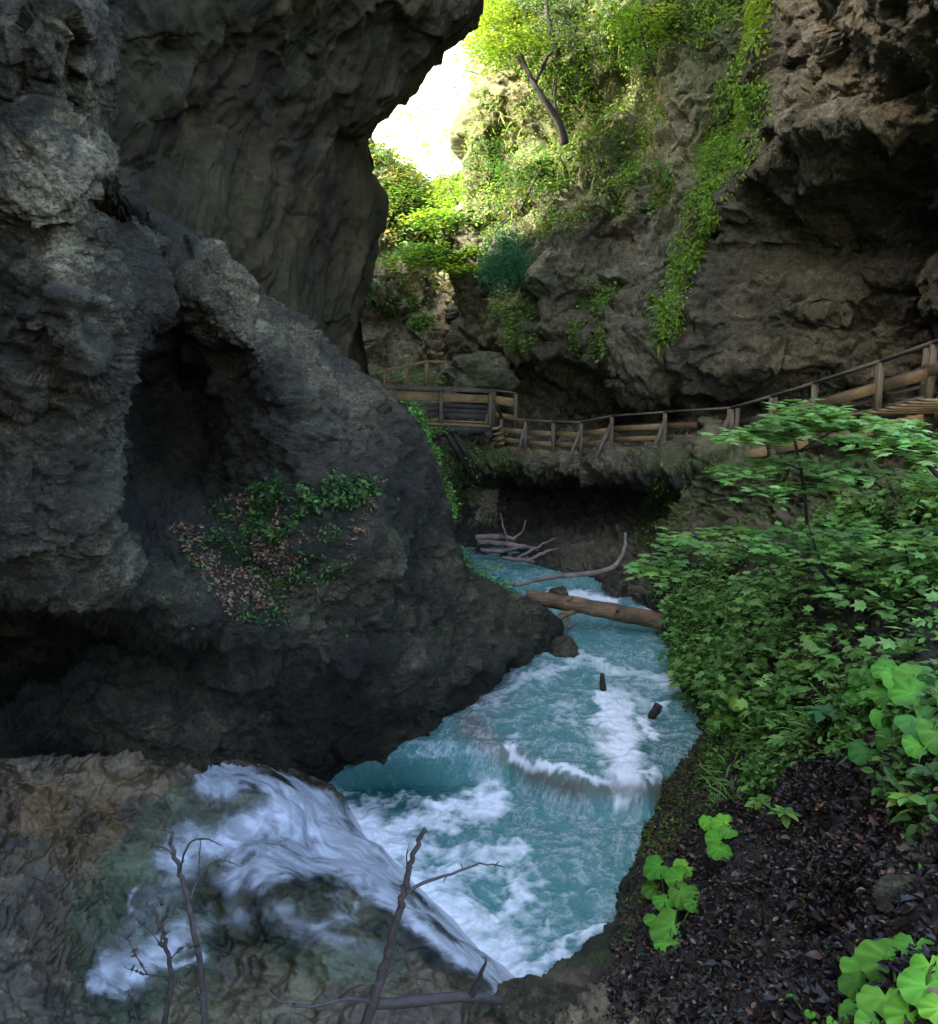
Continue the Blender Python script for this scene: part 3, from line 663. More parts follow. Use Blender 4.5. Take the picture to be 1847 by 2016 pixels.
addline([(1085, 1165), (1150, 1172), (1210, 1178)], 11, 1.15)
addline([(1200, 1190), (1300, 1205)], 10, 0.6)
addline([(1186, 1372), (1190, 1392)], 16, 1.0)
addline([(1276, 1420), (1268, 1440)], 16, 1.0)
addline([(1020, 1140), (1100, 1160)], 10, 0.5)
base_den = np.where(lower, 0.26 + 0.10 * sstep(850, 1100, px) - 0.36 * blob(px, py, 780, 1545, 160, 80), 0.36)
base_den = np.where(py < 1270, 0.2, base_den)
n_ = 0.5 + 0.42 * nA + 0.30 * nB
f1 = sstep(0.85, 1.75, den * 1.25 + n_ * 0.72)
ws = wp + 0.30 * np.stack([fbm(wp * 1.3 + 5, 4), fbm(wp * 1.3 + 55, 4), X * 0], -1)
vein = (1 - np.abs(perlin(ws * np.array([9, 6, 1]) + 8))) ** 7 + 0.9 * (1 - np.abs(perlin(ws * np.array([19, 12, 1]) + 80))) ** 6 + 0.4 * (1 - np.abs(perlin(ws * np.array([3.4, 2.6, 1]) + 18))) ** 10
f2 = 0.7 * np.clip(vein, 0, 1.2) * (0.06 + 0.75 * base_den) * sstep(-0.6, 0.5, nB) + 0.12 * base_den * sstep(0.0, 0.7, nC)
lip = np.exp(-(dline(px, py, [(1050, 1528), (1130, 1552), (1270, 1556), (1320, 1560)]) / 18) ** 2)
foam = np.clip(np.maximum(f1, f2) * (1 - 0.75 * lip), 0, 1)
shal = np.clip(1.0 * np.exp(-(dline(px, py, [(920, 1425), (990, 1480), (1060, 1520), (1130, 1548), (1270, 1550), (1320, 1560)]) / 26) ** 2)
               + 0.6 * blob(px, py, 960, 1370, 60, 50), 0, 1) * np.clip(0.85 + 0.5 * nB, 0, 1)
deep = np.clip(1.0 * blob(px, py, 760, 1550, 170, 90) + 0.5 * blob(px, py, 1290, 1470, 70, 60) + 0.35 * blob(px, py, 1080, 1620, 160, 70) * (nB > 0), 0, 1)
den0 = den * (1 - 0.7 * np.exp(-(dline(px, py, [(1010, 1465), (1060, 1500), (1130, 1528), (1200, 1525), (1270, 1535)]) / 25) ** 2))
turb = np.clip(den0, 0, 1)
Zw2 = Zw + (0.012 + 0.035 * turb) * nB + 0.007 * nC + 0.03 * turb * nA - 0.03
Zw2 += 0.03 * fbm(wp * 1.2, 2)
cutx = (X > -5.1)
water = mesh_np('water', np.stack([X, Yg, Zw2], -1), gridfaces(len(wx), len(wy)), M['water'],
                cols={'foam': np.stack([foam, shal, deep], -1)})
tag(water, 'turquoise glacial stream stepping down through two foaming pools', 'stream', kind='structure')

# the cascade sliding over the slab
Gv = surf(rowsZ(Frows), 300, 300)
keep = FR.G
vr = keep.copy()
vpx, vpy = FR.px, FR.py
sm = keep + 0
for _ in range(25):
    sm[1:-1, 1:-1] = (sm[:-2, 1:-1] + sm[2:, 1:-1] + sm[1:-1, :-2] + sm[1:-1, 2:]) / 4
Ns = normals(sm); Ns = Ns * np.sign((Ns * FR.N).sum(-1, keepdims=True))
V = sm + Ns * 0.085
fd = np.array([0.80, -0.45, -0.30]); fd /= np.linalg.norm(fd)
al = (V * fd).sum(-1, keepdims=True)
vq = V - fd * al * 0.72
vq = vq + 0.22 * np.stack([fbm(V * 1.3, 3), fbm(V * 1.3 + 20, 3), fbm(V * 1.3 + 40, 3)], -1)
fl = ridged(vq * 2.6, 5, 0.62) * 0.5; fs = fbm(vq * 6, 4, 0.6)
vd = np.zeros(vpx.shape)
def vline(pts, w, s):
    global vd
    vd = np.maximum(vd, s * np.exp(-(dline(vpx + 26 * fbm(V * 1.6, 3), vpy + 26 * fbm(V * 1.6 + 60, 3), pts) / w) ** 1.4))
vline([(400, 1545), (480, 1535), (560, 1565), (620, 1610), (680, 1680), (730, 1740), (800, 1810), (880, 1865), (960, 1930), (1010, 1975)], 26, 1.0)
vline([(560, 1610), (640, 1640), (690, 1690), (740, 1740)], 55, 1.0)
vline([(400, 1680), (480, 1640), (560, 1620)], 40, 0.75)
vline([(470, 1720), (560, 1700), (660, 1700)], 45, 0.75)
vline([(345, 1690), (390, 1670), (450, 1680)], 34, 0.9)
vline([(220, 1935), (290, 1900), (360, 1850)], 38, 0.72)
vline([(240, 1900), (300, 1790), (380, 1700)], 70, 0.34)
vline([(380, 1830), (520, 1790), (620, 1830), (720, 1880)], 40, 0.3)
vline([(180, 1940), (300, 1915), (400, 1900)], 16, 0.8)
vline([(240, 1800), (260, 1760)], 14, 0.5)
vline([(640, 1830), (700, 1810)], 20, 0.4)
vf = np.clip(sstep(0.35, 1.9, vd * 1.25 + 0.42 * (0.5 + fl) + 0.22 * fs) * 0.95, 0, 0.74) * sstep(0.02, 0.5, vd) * (0.72 + 0.28 * sstep(-0.3, 0.4, fbm(vq * np.array([9, 9, 9]), 3)))
vf = np.maximum(vf, 0.78 * sstep(0.6, 0.2, V[..., 2] + 0.12 * fs) * (vpx > 380))
inside = inpoly(vpx, vpy, [(330, 1560), (420, 1515), (520, 1520), (640, 1560), (740, 1630), (830, 1720), (940, 1820), (1080, 1960), (1100, 2200), (100, 2200), (150, 2000), (110, 1850), (140, 1720), (220, 1620)])
vdn = vd + 0.9 * sstep(0.55, 0.3, V[..., 2]) * (vpx > 380)
vf = vf * sstep(0.03, 0.12, vdn)
ii = (inside & (vdn > 0.03)).ravel(); qf = gridfaces(*vpx.shape); qf = qf[ii[qf].all(1)]
veil = mesh_np('waterfall', V, qf, M['veil'], cols={'foam': np.stack([vf, vf * 0, vf * 0], -1)})
tag(veil, 'thin white cascade sliding over the brown slab into the lower pool', 'waterfall', kind='structure')
#--VEG--
# ------------------------------------------------------------------ leaves, stems and timber helpers
def T_oval(w=0.26, fold=0.07):
    v = [(0, 0, 0), (0.3, w, fold), (0.68, w * 0.8, fold * 0.7), (1, 0, -0.08), (0.68, -w * 0.8, fold * 0.7), (0.3, -w, fold)]
    return np.array(v), [np.array([[0, 3, 2, 1], [0, 5, 4, 3]])]
def T_maple():
    r = []
    for a, ln in ((0, 0.66), (52, 0.58), (104, 0.46), (150, 0.30)):
        r.append((a, ln))
    pts = [(0, .66), (14, .42), (26, .36), (42, .47), (52, .58), (64, .42), (80, .30), (96, .38), (106, .46), (122, .34), (160, .34)]
    full = pts + [(180, .24)] + [(-a, l) for a, l in reversed(pts[1:])]
    v = [(0.4, 0, 0.05)] + [(0.4 + l * math.cos(R(a)), l * math.sin(R(a)), -0.10 * l) for a, l in full]
    n = len(full)
    return np.array(v), [np.array([[0, 1 + i, 1 + (i + 1) % n] for i in range(n)])]
def T_round(rs):
    n = 33; v = [(0.14, 0, -0.06)]; ph = rs.uniform(0, 6, 3)
    for ring in (0.3, 0.62, 0.86, 1.0):
        for k in range(n):
            a = R(-163 + 326 * k / (n - 1))
            l = 0.5 * (1 + 0.05 * math.sin(3 * a + ph[0]) + (0.035 * abs(math.sin(8 * a)) if ring == 1 else 0)) * (1 if abs(a) < R(150) else 0.93)
            z = 0.035 * ring * math.cos(8 * a) * (0.5 + ring) + 0.10 * ring ** 2 * math.sin(2 * a + ph[1]) - 0.10 * ring ** 3 - 0.06 * (1 - ring)
            v.append((0.14 + (0.15 + l * math.cos(a) - 0.02) * ring, l * math.sin(a) * 1.06 * ring, z))
    f4 = [[1 + r * n + k, 1 + (r + 1) * n + k, 1 + (r + 1) * n + k + 1, 1 + r * n + k + 1] for r in range(3) for k in range(n - 1)]
    m = [1.5] + [(1.12 if k % 4 == 0 else 0.86 if k % 4 == 2 else 0.94) * (1.25 - 0.3 * ring) * rs.uniform(.93, 1.07) for ring in (0.3, 0.62, 0.86, 1.0) for k in range(n)]
    return np.array(v), [np.array([[0, 1 + i, 2 + i] for i in range(n - 1)]), np.array(f4)], np.array(m)
def T_blade():
    v = [(0, -.03, 0), (0, .03, 0), (.35, -.035, .16), (.35, .035, .16), (.72, -.025, .17), (.72, .025, .17), (1, 0, .03)]
    return np.array(v), [np.array([[0, 2, 3, 1], [2, 4, 5, 3]]), np.array([[4, 6, 5]])]
def T_curl():
    v = [(0, 0, 0), (0.3, .3, .14), (0.7, .24, .2), (1, 0, .1), (0.7, -.24, .12), (0.3, -.3, .2), (0.5, 0, 0)]
    return np.array(v), [np.array([[0, 6, 1], [1, 6, 2], [2, 6, 3], [3, 6, 4], [4, 6, 5], [5, 6, 0]])]
OVAL = T_oval(); NARROW = T_oval(0.15, 0.05); MAPLE = T_maple(); BLADE = T_blade(); CURL = T_curl()
class Leaves:
    def __init__(s): s.V = []; s.F = {}; s.C = []; s.n = 0
    def add(s, pos, nrm, dr, size, tint, tm):
        pos = np.asarray(pos, float).reshape(-1, 3); N_ = len(pos)
        if N_ == 0: return
        nrm = np.broadcast_to(nrm, pos.shape).astype(float); dr = np.broadcast_to(dr, pos.shape).astype(float)
        z = nrm / (np.linalg.norm(nrm, axis=1, keepdims=True) + 1e-9)
        x = dr - (dr * z).sum(1, keepdims=True) * z; x /= np.linalg.norm(x, axis=1, keepdims=True) + 1e-9
        y = np.cross(z, x)
        tv, tf = tm[:2]; size = np.broadcast_to(size, (N_,))
        V_ = pos[:, None] + size[:, None, None] * (tv[None, :, 0, None] * x[:, None] + tv[None, :, 1, None] * y[:, None] + tv[None, :, 2, None] * z[:, None])
        k = len(tv)
        for f in tf:
            s.F.setdefault(f.shape[1], []).append((f[None] + s.n + (np.arange(N_) * k)[:, None, None]).reshape(-1, f.shape[1]))
        s.V.append(V_.reshape(-1, 3)); s.n += N_ * k
        c_ = np.repeat(np.broadcast_to(tint, (N_, 3)), k, axis=0)
        s.C.append(c_ * np.tile(tm[2], N_)[:, None] if len(tm) > 2 else c_)
    def build(s, name, t=None, mat=None, smooth=False):
        V_ = np.concatenate(s.V); F_ = [np.concatenate(f) for f in s.F.values()]
        if t is not None: V_ = V_ - np.array(t.location)
        return mesh_np(name, V_, F_, mat or M['leaf'], parent=t, smooth=smooth, cols={'tint': np.concatenate(s.C)})
def rnd_dir(rs, n):
    v = rs.normal(size=(n, 3)); return v / np.linalg.norm(v, axis=1, keepdims=True)
def tints(rs, n, cols, var=0.18):
    c = np.array(cols)[rs.randint(len(cols), size=n)]
    return np.clip(c * (1 + var * rs.normal(size=(n, 1))) * (1 + 0.06 * rs.normal(size=(n, 3))), 0.003, 0.9)
UP = np.array([0, 0, 1.0])
def scatter(p, poly, n, rs, dens=None, off=0.0):
    G, N_ = p.G, p.N
    a = np.linalg.norm(np.cross(np.gradient(G, axis=0), np.gradient(G, axis=1)), axis=-1)
    w = a * (inpoly(p.px, p.py, poly) if poly is not None else 1)
    if dens is not None: w = w * np.clip(dens(G, p.px, p.py, N_), 0, None)
    w = w.ravel(); tot = w.sum()
    if tot <= 0: return np.zeros((0, 3)), np.zeros((0, 3))
    i = rs.choice(w.size, size=n, p=w / tot)
    jit = rs.uniform(-0.5, 0.5, (n, 2))
    du = np.gradient(G, axis=0).reshape(-1, 3)[i]; dv = np.gradient(G, axis=1).reshape(-1, 3)[i]
    P_ = G.reshape(-1, 3)[i] + du * jit[:, :1] + dv * jit[:, 1:]
    nn = N_.reshape(-1, 3)[i]
    return P_ + nn * off, nn
def surfpt(p, px, py):
    d = (p.px - px) ** 2 + (p.py - py) ** 2 + 1e6 * (np.abs(p.px - px) > 60)
    return p.G.reshape(-1, 3)[d.argmin()]
def tube(pts, rad, sides=7, rs=None, wob=0.0, cap=True, sub=0):
    pts = np.asarray(pts, float); rad = np.broadcast_to(np.asarray(rad, float), (len(pts),))
    if sub:
        n = (len(pts) - 1) * sub + 1; t = np.linspace(0, len(pts) - 1, n)
        rad = np.interp(t, np.arange(len(pts)), rad); pts = cr(pts, n)
    if wob and rs is not None:
        pts = pts + wob * rs.normal(size=pts.shape) * np.linspace(0.3, 1, len(pts))[:, None]
    tg = np.gradient(pts, axis=0); tg /= np.linalg.norm(tg, axis=1, keepdims=True) + 1e-9
    ref = np.array([0.3, 0.2, 1.0]) if abs(tg[0][2]) < 0.8 else np.array([1.0, 0.1, 0.2])
    a = np.cross(tg, ref); a /= np.linalg.norm(a, axis=1, keepdims=True); b = np.cross(tg, a)
    th = np.linspace(0, 2 * np.pi, sides, endpoint=False)
    lump = 1 + (0.14 * np.clip(rs.normal(size=(len(pts), sides)), -1.5, 1.5) * 0.4 if rs is not None else 0)
    V_ = pts[:, None] + (rad[:, None, None] * lump[..., None] if rs is not None else rad[:, None, None]) * (np.cos(th)[None, :, None] * a[:, None] + np.sin(th)[None, :, None] * b[:, None])
    n = len(pts); i = np.arange(n * sides).reshape(n, sides)
    q = np.stack([i[:-1], np.roll(i, -1, 1)[:-1], np.roll(i, -1, 1)[1:], i[1:]], -1).reshape(-1, 4)
    V_ = V_.reshape(-1, 3); F_ = [q]
    if cap:
        V_ = np.concatenate([V_, pts[:1], pts[-1:]]); c0, c1 = n * sides, n * sides + 1
        F_.append(np.concatenate([[[c0, (k + 1) % sides, k] for k in range(sides)], [[c1, i[-1, k], i[-1, (k + 1) % sides]] for k in range(sides)]]))
    return V_, F_
def join(items):
    Vs, F3, F4, n = [], [], [], 0
    for V_, F_ in items:
        for f in (F_ if isinstance(F_, list) else [F_]):
            (F4 if np.asarray(f).shape[1] == 4 else F3).append(np.asarray(f) + n)
        Vs.append(V_); n += len(V_)
    return np.concatenate(Vs), [np.concatenate(x) for x in (F4, F3) if x]
def beam(p, q, w, h, up=UP, bev=0.012):
    p = np.asarray(p, float); q = np.asarray(q, float); d = (q - p); L_ = np.linalg.norm(d); d = d / L_
    s = np.cross(d, up)
    if np.linalg.norm(s) < 1e-3: s = np.array([1.0, 0, 0])
    s /= np.linalg.norm(s); u = np.cross(s, d)
    b = min(bev, w * .3, h * .3)
    sec = [(-w/2 + b, -h/2), (w/2 - b, -h/2), (w/2, -h/2 + b), (w/2, h/2 - b), (w/2 - b, h/2), (-w/2 + b, h/2), (-w/2, h/2 - b), (-w/2, -h/2 + b)]
    V_ = np.array([p + s * a + u * c for a, c in sec] + [q + s * a + u * c for a, c in sec])
    F4 = np.array([[k, (k + 1) % 8, 8 + (k + 1) % 8, 8 + k] for k in range(8)])
    F3 = np.array([[0, k + 1, k] for k in range(1, 7)] + [[8, 8 + k, 9 + k] for k in range(1, 7)])
    return V_, [F4, F3]
def pnt(px, py, Y): return at(np.array(float(px)), np.array(float(py)), np.array(float(Y)))

GREEN = [(0.075, 0.16, 0.03), (0.095, 0.195, 0.04), (0.06, 0.135, 0.035)]
LIME = [(0.20, 0.32, 0.035), (0.16, 0.28, 0.03), (0.25, 0.34, 0.04)]
FRESH = [(0.13, 0.27, 0.06), (0.17, 0.31, 0.07), (0.11, 0.23, 0.065)]
OLIVE = [(0.14, 0.16, 0.03), (0.18, 0.17, 0.035), (0.105, 0.14, 0.03)]
PALE = [(0.19, 0.36, 0.11), (0.23, 0.40, 0.12), (0.16, 0.31, 0.09)]
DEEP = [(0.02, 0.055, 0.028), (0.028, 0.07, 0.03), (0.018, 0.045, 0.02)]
YELL = [(0.21, 0.29, 0.04), (0.18, 0.27, 0.035), (0.25, 0.30, 0.05)]
BROWN = [(0.10, 0.055, 0.03), (0.14, 0.08, 0.045), (0.07, 0.04, 0.025), (0.19, 0.12, 0.075)]
DARKB = [(0.018, 0.011, 0.008), (0.03, 0.017, 0.011), (0.012, 0.009, 0.009), (0.046, 0.027, 0.016), (0.022, 0.018, 0.02)]
rs = np.random.RandomState(11)

def cover(L_, p, poly, n, size, cols, tm, dens=None, lean=0.5, rise=0.12, out=0.0, hang=0.0):
    P_, nn = scatter(p, poly, n, rs, dens)
    if len(P_) == 0: return
    k = len(P_)
    P_ = P_ + nn * (rs.uniform(0, 1, (k, 1)) ** 2) * rise + UP * rs.uniform(0, rise * 0.5, (k, 1)) + nn * out
    nr = UP * lean + nn * (1 - lean) * 0.8 + 0.45 * rnd_dir(rs, k)
    L_.add(P_, nr, rnd_dir(rs, k) + nn * 0.4 - UP * hang, rs.uniform(size[0], size[1], k), tints(rs, k, cols), tm)
def patchy(f=0.7, th=0.0, seed=0):
    return lambda G, px, py, n: sstep(th - 0.15, th + 0.35, fbm(G * f + seed, 3))

# ------------------------------------------------------------------ ground cover that nobody could count
L1 = Leaves()   # moss and herbs on the middle cliff
topC = [(945, -120), (1470, -120), (1460, 40), (1400, 130), (1330, 200), (1290, 320), (1220, 400), (1140, 455), (1060, 480), (960, 480), (915, 420), (925, 250), (955, 100)]
cover(L1, C, topC, 24000, (0.05, 0.14), OLIVE + GREEN, OVAL, lambda G, px, py, n: sstep(-0.1, 0.35, fbm(G * 0.55, 4)) * (1 - 0.95 * blob(px, py, 1005, 195, 65, 75)) * (1 - 0.97 * blob(px, py, 1335, 250, 75, 140)) + 0.015, rise=0.35)
cover(L1, C, topC, 13000, (0.06, 0.16), FRESH + LIME, OVAL, lambda G, px, py, n: sstep(0.05, 0.5, fbm(G * 0.6 + 30, 3)) * (0.25 + blob(px, py, 1250, 80, 150, 110) + blob(px, py, 1010, 60, 80, 90) + 0.6 * blob(px, py, 1000, 400, 100, 60)), rise=0.5)
cover(L1, C, topC, 3000, (0.3, 0.8), OLIVE + GREEN, BLADE, patchy(0.6, 0.1, 50), rise=0.2)
for poly, n in (([(1120, 640), (1190, 640), (1200, 700), (1130, 730)], 900), ([(985, 600), (1070, 610), (1060, 690), (1000, 690)], 1500), ([(1130, 560), (1230, 560), (1190, 620), (1140, 610)], 700), ([(1280, 590), (1335, 580), (1330, 690), (1295, 690)], 900), ([(870, 420), (1000, 430), (1010, 560), (960, 640), (880, 560)], 3500), ([(1230, 330), (1340, 330), (1330, 420), (1200, 430)], 1200)):
    cover(L1, C, poly, n, (0.06, 0.17), GREEN + OLIVE + FRESH, OVAL, patchy(1.0, -0.1, 9), rise=0.3)
tag(L1.build('cliff_greenery'), 'olive moss and small leafy plants clinging to the middle cliff', 'undergrowth', kind='stuff')

L2 = Leaves()   # the hanging bright strip
strip = [(1470, 90), (1520, 80), (1525, 230), (1495, 310), (1450, 390), (1405, 450), (1375, 540), (1340, 640), (1305, 690), (1296, 640), (1325, 560), (1345, 450), (1385, 310), (1400, 210), (1440, 150)]
d2 = lambda G, px, py, n: 0.10 + sstep(-0.2, 0.3, fbm(G * np.array([1.3, 1.3, .8]) + 4, 3)) * (0.25 + np.exp(-(dline(px, py, [(1495, 110), (1480, 230), (1420, 330), (1385, 440), (1350, 540), (1320, 640)]) / 38) ** 2))
cover(L2, C, strip, 17000, (0.05, 0.14), LIME + FRESH + LIME, OVAL, d2, rise=0.4, lean=0.35, hang=1.2)
cover(L2, RW, strip, 19000, (0.05, 0.14), LIME + FRESH + LIME, OVAL, d2, rise=0.4, lean=0.35, hang=1.2)
cover(L2, RW, [(1475, -20), (1545, -20), (1530, 40), (1495, 110), (1475, 60)], 1200, (0.12, 0.26), LIME + YELL, OVAL, None, rise=0.5)
cover(L2, C, strip, 1500, (0.3, 0.7), FRESH + OLIVE, BLADE, d2, rise=0.3)
tag(L2.build('hanging_greenery'), 'bright lime green strip of leafy plants hanging down the crack beside the right wall', 'undergrowth', kind='stuff')

L3 = Leaves()   # behind the footbridge
cover(L3, K, [(700, 285), (790, 335), (850, 375), (930, 360), (985, 400), (985, 560), (880, 560), (770, 560), (735, 480), (745, 380)], 9000, (0.12, 0.3), GREEN + OLIVE, OVAL, patchy(0.5, -0.2, 14), rise=0.6)
cover(L3, K, [(690, 560), (820, 560), (880, 640), (900, 700), (760, 620)], 1500, (0.08, 0.2), GREEN, OVAL, patchy(0.7, 0.0, 24), rise=0.2)
cover(L3, K, [(690, 740), (890, 740), (890, 765), (700, 765)], 900, (0.08, 0.2), GREEN + FRESH, OVAL, None, rise=0.25)
tag(L3.build('bushy_slope'), 'dull green bushes covering the rock below the sunlit gap', 'undergrowth', kind='stuff')
L4 = Leaves()
cover(L4, S, [(650, 60), (990, 60), (990, 420), (650, 420)], 1500, (0.2, 0.5), YELL + [(.45, .45, .15)], OVAL, patchy(0.25, -0.2, 5), rise=0.8)
tag(L4.build('sunlit_bushes'), 'pale yellow green bushes scattered on the sunlit far cliff', 'undergrowth', kind='stuff')

L5 = Leaves()   # under the bridge and on the ledge
cover(L5, E, [(840, 860), (960, 890), (940, 960), (900, 1010), (850, 1000)], 2600, (0.06, 0.16), GREEN + FRESH, OVAL, None, rise=0.2)
cover(L5, E, [(940, 885), (1040, 885), (1030, 930), (950, 935)], 900, (0.05, 0.12), OLIVE + GREEN, OVAL, patchy(1.2, -0.1, 3), rise=0.12)
cover(L5, E, [(1230, 890), (1440, 890), (1440, 930), (1400, 1000), (1300, 1090), (1240, 1040), (1290, 960)], 1700, (0.05, 0.14), GREEN + OLIVE + FRESH, OVAL, patchy(1.0, 0.0, 8), rise=0.25)
cover(L5, E, [(1240, 1060), (1380, 1060), (1340, 1210), (1250, 1180)], 900, (0.05, 0.12), OLIVE + GREEN, OVAL, patchy(1.0, 0.0, 18), rise=0.15)
cover(L5, B, [(790, 790), (840, 800), (900, 960), (940, 1060), (900, 1060), (860, 920)], 900, (0.05, 0.13), GREEN + FRESH, OVAL, patchy(1.2, 0.1, 1), rise=0.15)
tag(L5.build('ledge_greenery'), 'small green plants growing along the ledge under the boardwalk', 'undergrowth', kind='stuff')

L6 = Leaves()   # buttress shelf
shelf = [(330, 1040), (430, 990), (520, 955), (730, 950), (740, 1010), (700, 1090), (640, 1180), (560, 1230), (470, 1230), (400, 1150)]
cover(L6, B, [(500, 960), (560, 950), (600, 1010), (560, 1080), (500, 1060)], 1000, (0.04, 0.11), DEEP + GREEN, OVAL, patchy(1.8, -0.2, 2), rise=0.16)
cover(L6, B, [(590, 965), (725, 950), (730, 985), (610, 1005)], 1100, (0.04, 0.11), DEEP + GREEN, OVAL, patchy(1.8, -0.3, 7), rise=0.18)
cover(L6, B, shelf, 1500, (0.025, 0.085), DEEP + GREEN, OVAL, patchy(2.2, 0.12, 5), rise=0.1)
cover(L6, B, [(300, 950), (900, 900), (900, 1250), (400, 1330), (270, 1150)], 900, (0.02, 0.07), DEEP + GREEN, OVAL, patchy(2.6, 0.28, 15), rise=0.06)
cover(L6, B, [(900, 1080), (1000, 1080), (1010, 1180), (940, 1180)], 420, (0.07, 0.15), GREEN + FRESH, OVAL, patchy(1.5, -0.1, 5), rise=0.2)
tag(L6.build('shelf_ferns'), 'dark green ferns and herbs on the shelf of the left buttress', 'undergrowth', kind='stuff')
L7 = Leaves()
cover(L7, B, shelf, 2600, (0.03, 0.075), BROWN, CURL, patchy(1.3, 0.0, 77), lean=0.3, rise=0.02)
tag(L7.build('shelf_leaf_litter', mat=M['litter']), 'reddish dead leaves lying on the shelf of the left buttress', 'dead leaves', kind='stuff')

L8 = Leaves()   # right bank, small plants
p1 = [(1265, 1110), (1340, 1080), (1440, 1110), (1500, 1060), (1650, 1010), (1847, 950), (1930, 950), (1930, 1340), (1700, 1330), (1560, 1440), (1400, 1420), (1340, 1340), (1322, 1230)]
dd = lambda G, px, py, n: (0.06 + sstep(-0.15, 0.3, fbm(G * 1.1 + 2, 3))) * (1 - 0.93 * blob(px, py, 1690, 1235, 130, 45)) * (1 - 0.85 * blob(px, py, 1520, 1030, 60, 40))
cover(L8, GR, p1, 10500, (0.05, 0.14), GREEN + FRESH + GREEN, OVAL, dd, rise=0.32)
cover(L8, GR, p1, 3200, (0.10, 0.22), FRESH + PALE, MAPLE, dd, lean=0.75, rise=0.45)
cover(L8, GR, [(1322, 1200), (1420, 1150), (1480, 1250), (1450, 1400), (1380, 1400), (1335, 1330)], 6000, (0.05, 0.11), GREEN + FRESH, OVAL, None, rise=0.35)
p2 = [(1390, 1400), (1560, 1420), (1700, 1320), (1930, 1330), (1930, 1460), (1640, 1500), (1540, 1560), (1410, 1600)]
cover(L8, GR, p2, 3800, (0.05, 0.12), GREEN + FRESH, OVAL, patchy(1.6, 0.0, 21), rise=0.2)
cover(L8, GR, p2, 500, (0.2, 0.4), FRESH, BLADE, patchy(1.6, 0.1, 22), rise=0.05)
cover(L8, GR, [(1290, 1500), (1400, 1480), (1420, 1600), (1300, 1680), (1270, 1660)], 800, (0.03, 0.08), GREEN + OLIVE, OVAL, patchy(2.0, 0.05, 31), rise=0.08)
cover(L8, GR, [(1330, 930), (1480, 930), (1470, 1060), (1320, 1100)], 1500, (0.05, 0.14), GREEN + OLIVE, OVAL, patchy(0.9, 0.05, 46), rise=0.2)
cover(L8, GR, [(1480, 930), (1930, 880), (1930, 990), (1640, 1020), (1480, 1060)], 900, (0.05, 0.13), GREEN + OLIVE, OVAL, patchy(0.9, 0.15, 47), rise=0.15)
cover(L8, GR, [(1300, 1480), (1400, 1470), (1400, 1540), (1340, 1620), (1300, 1720), (1240, 1870), (1205, 1850), (1255, 1700), (1280, 1570)], 2600, (0.03, 0.08), GREEN + OLIVE, OVAL, patchy(2.5, -0.1, 36), rise=0.05)
cover(L8, GR, [(1720, 1500), (1930, 1500), (1930, 1640), (1760, 1640)], 260, (0.06, 0.12), GREEN, OVAL, patchy(1.6, 0.0, 26), rise=0.12)
cover(L8, GR, [(1420, 1700), (1900, 1650), (1900, 2050), (1400, 2050)], 110, (0.02, 0.05), FRESH, OVAL, None, rise=0.03)
tag(L8.build('bank_greenery'), 'dense low green plants covering the upper part of the right bank', 'undergrowth', kind='stuff')
L9 = Leaves()   # leaf litter
p3 = [(1400, 1560), (1520, 1440), (1930, 1380), (1930, 2090), (1230, 2090), (1190, 1930), (1290, 1760), (1350, 1640)]
cover(L9, GR, p3, 26000, (0.025, 0.065), DARKB, CURL, lambda G, px, py, n: 0.35 + sstep(-0.3, 0.2, fbm(G * 1.5 + 60, 3)), lean=0.4, rise=0.03)
cover(L9, GR, p3, 2200, (0.02, 0.06), BROWN, CURL, None, lean=0.4, rise=0.04)
cover(L9, GR, p3, 900, (0.06, 0.12), BROWN + DARKB + DARKB, CURL, None, lean=0.5, rise=0.05)
cover(L9, GR, p3, 260, (0.02, 0.04), [(0.3, 0.22, 0.14), (0.25, 0.13, 0.06)], CURL, None, lean=0.5, rise=0.04)
cover(L9, GR, [(1310, 1480), (1400, 1480), (1390, 1560), (1360, 1700), (1300, 1800), (1230, 1900), (1200, 1860), (1250, 1720), (1285, 1570)], 5000, (0.03, 0.075), BROWN + DARKB, CURL, None, lean=0.3, rise=0.02)
cover(L9, GR, p1, 3500, (0.03, 0.07), DARKB + BROWN, CURL, None, lean=0.3, rise=0.03)
cover(L9, GR, [(1000, 1960), (1250, 1900), (1300, 2090), (980, 2090)], 900, (0.015, 0.04), BROWN + DARKB, CURL, None, lean=0.2, rise=0.01)
tag(L9.build('leaf_litter', mat=M['litter']), 'dark wet dead leaves covering the lower right bank', 'dead leaves', kind='stuff')

P_, nn = scatter(GR, p3, 150, rs)
it = []
for p_, n_ in zip(P_, nn):
    d = rnd_dir(rs, 1)[0]; d -= n_ * (d @ n_) * 0.9; l_ = rs.uniform(0.08, 0.38); r_ = rs.uniform(0.0015, 0.005)
    it.append(tube([p_ + n_ * 0.02, p_ + n_ * 0.03 + d * l_ * .5 + rnd_dir(rs, 1)[0] * 0.02, p_ + n_ * 0.025 + d * l_], [r_, r_, r_ * .5], 5))
V_, F_ = join(it)
tag(mesh_np('twig_litter', V_, F_, M['bark']), 'thin dead twigs strewn over the dead leaves of the lower right bank', 'twigs', kind='stuff')
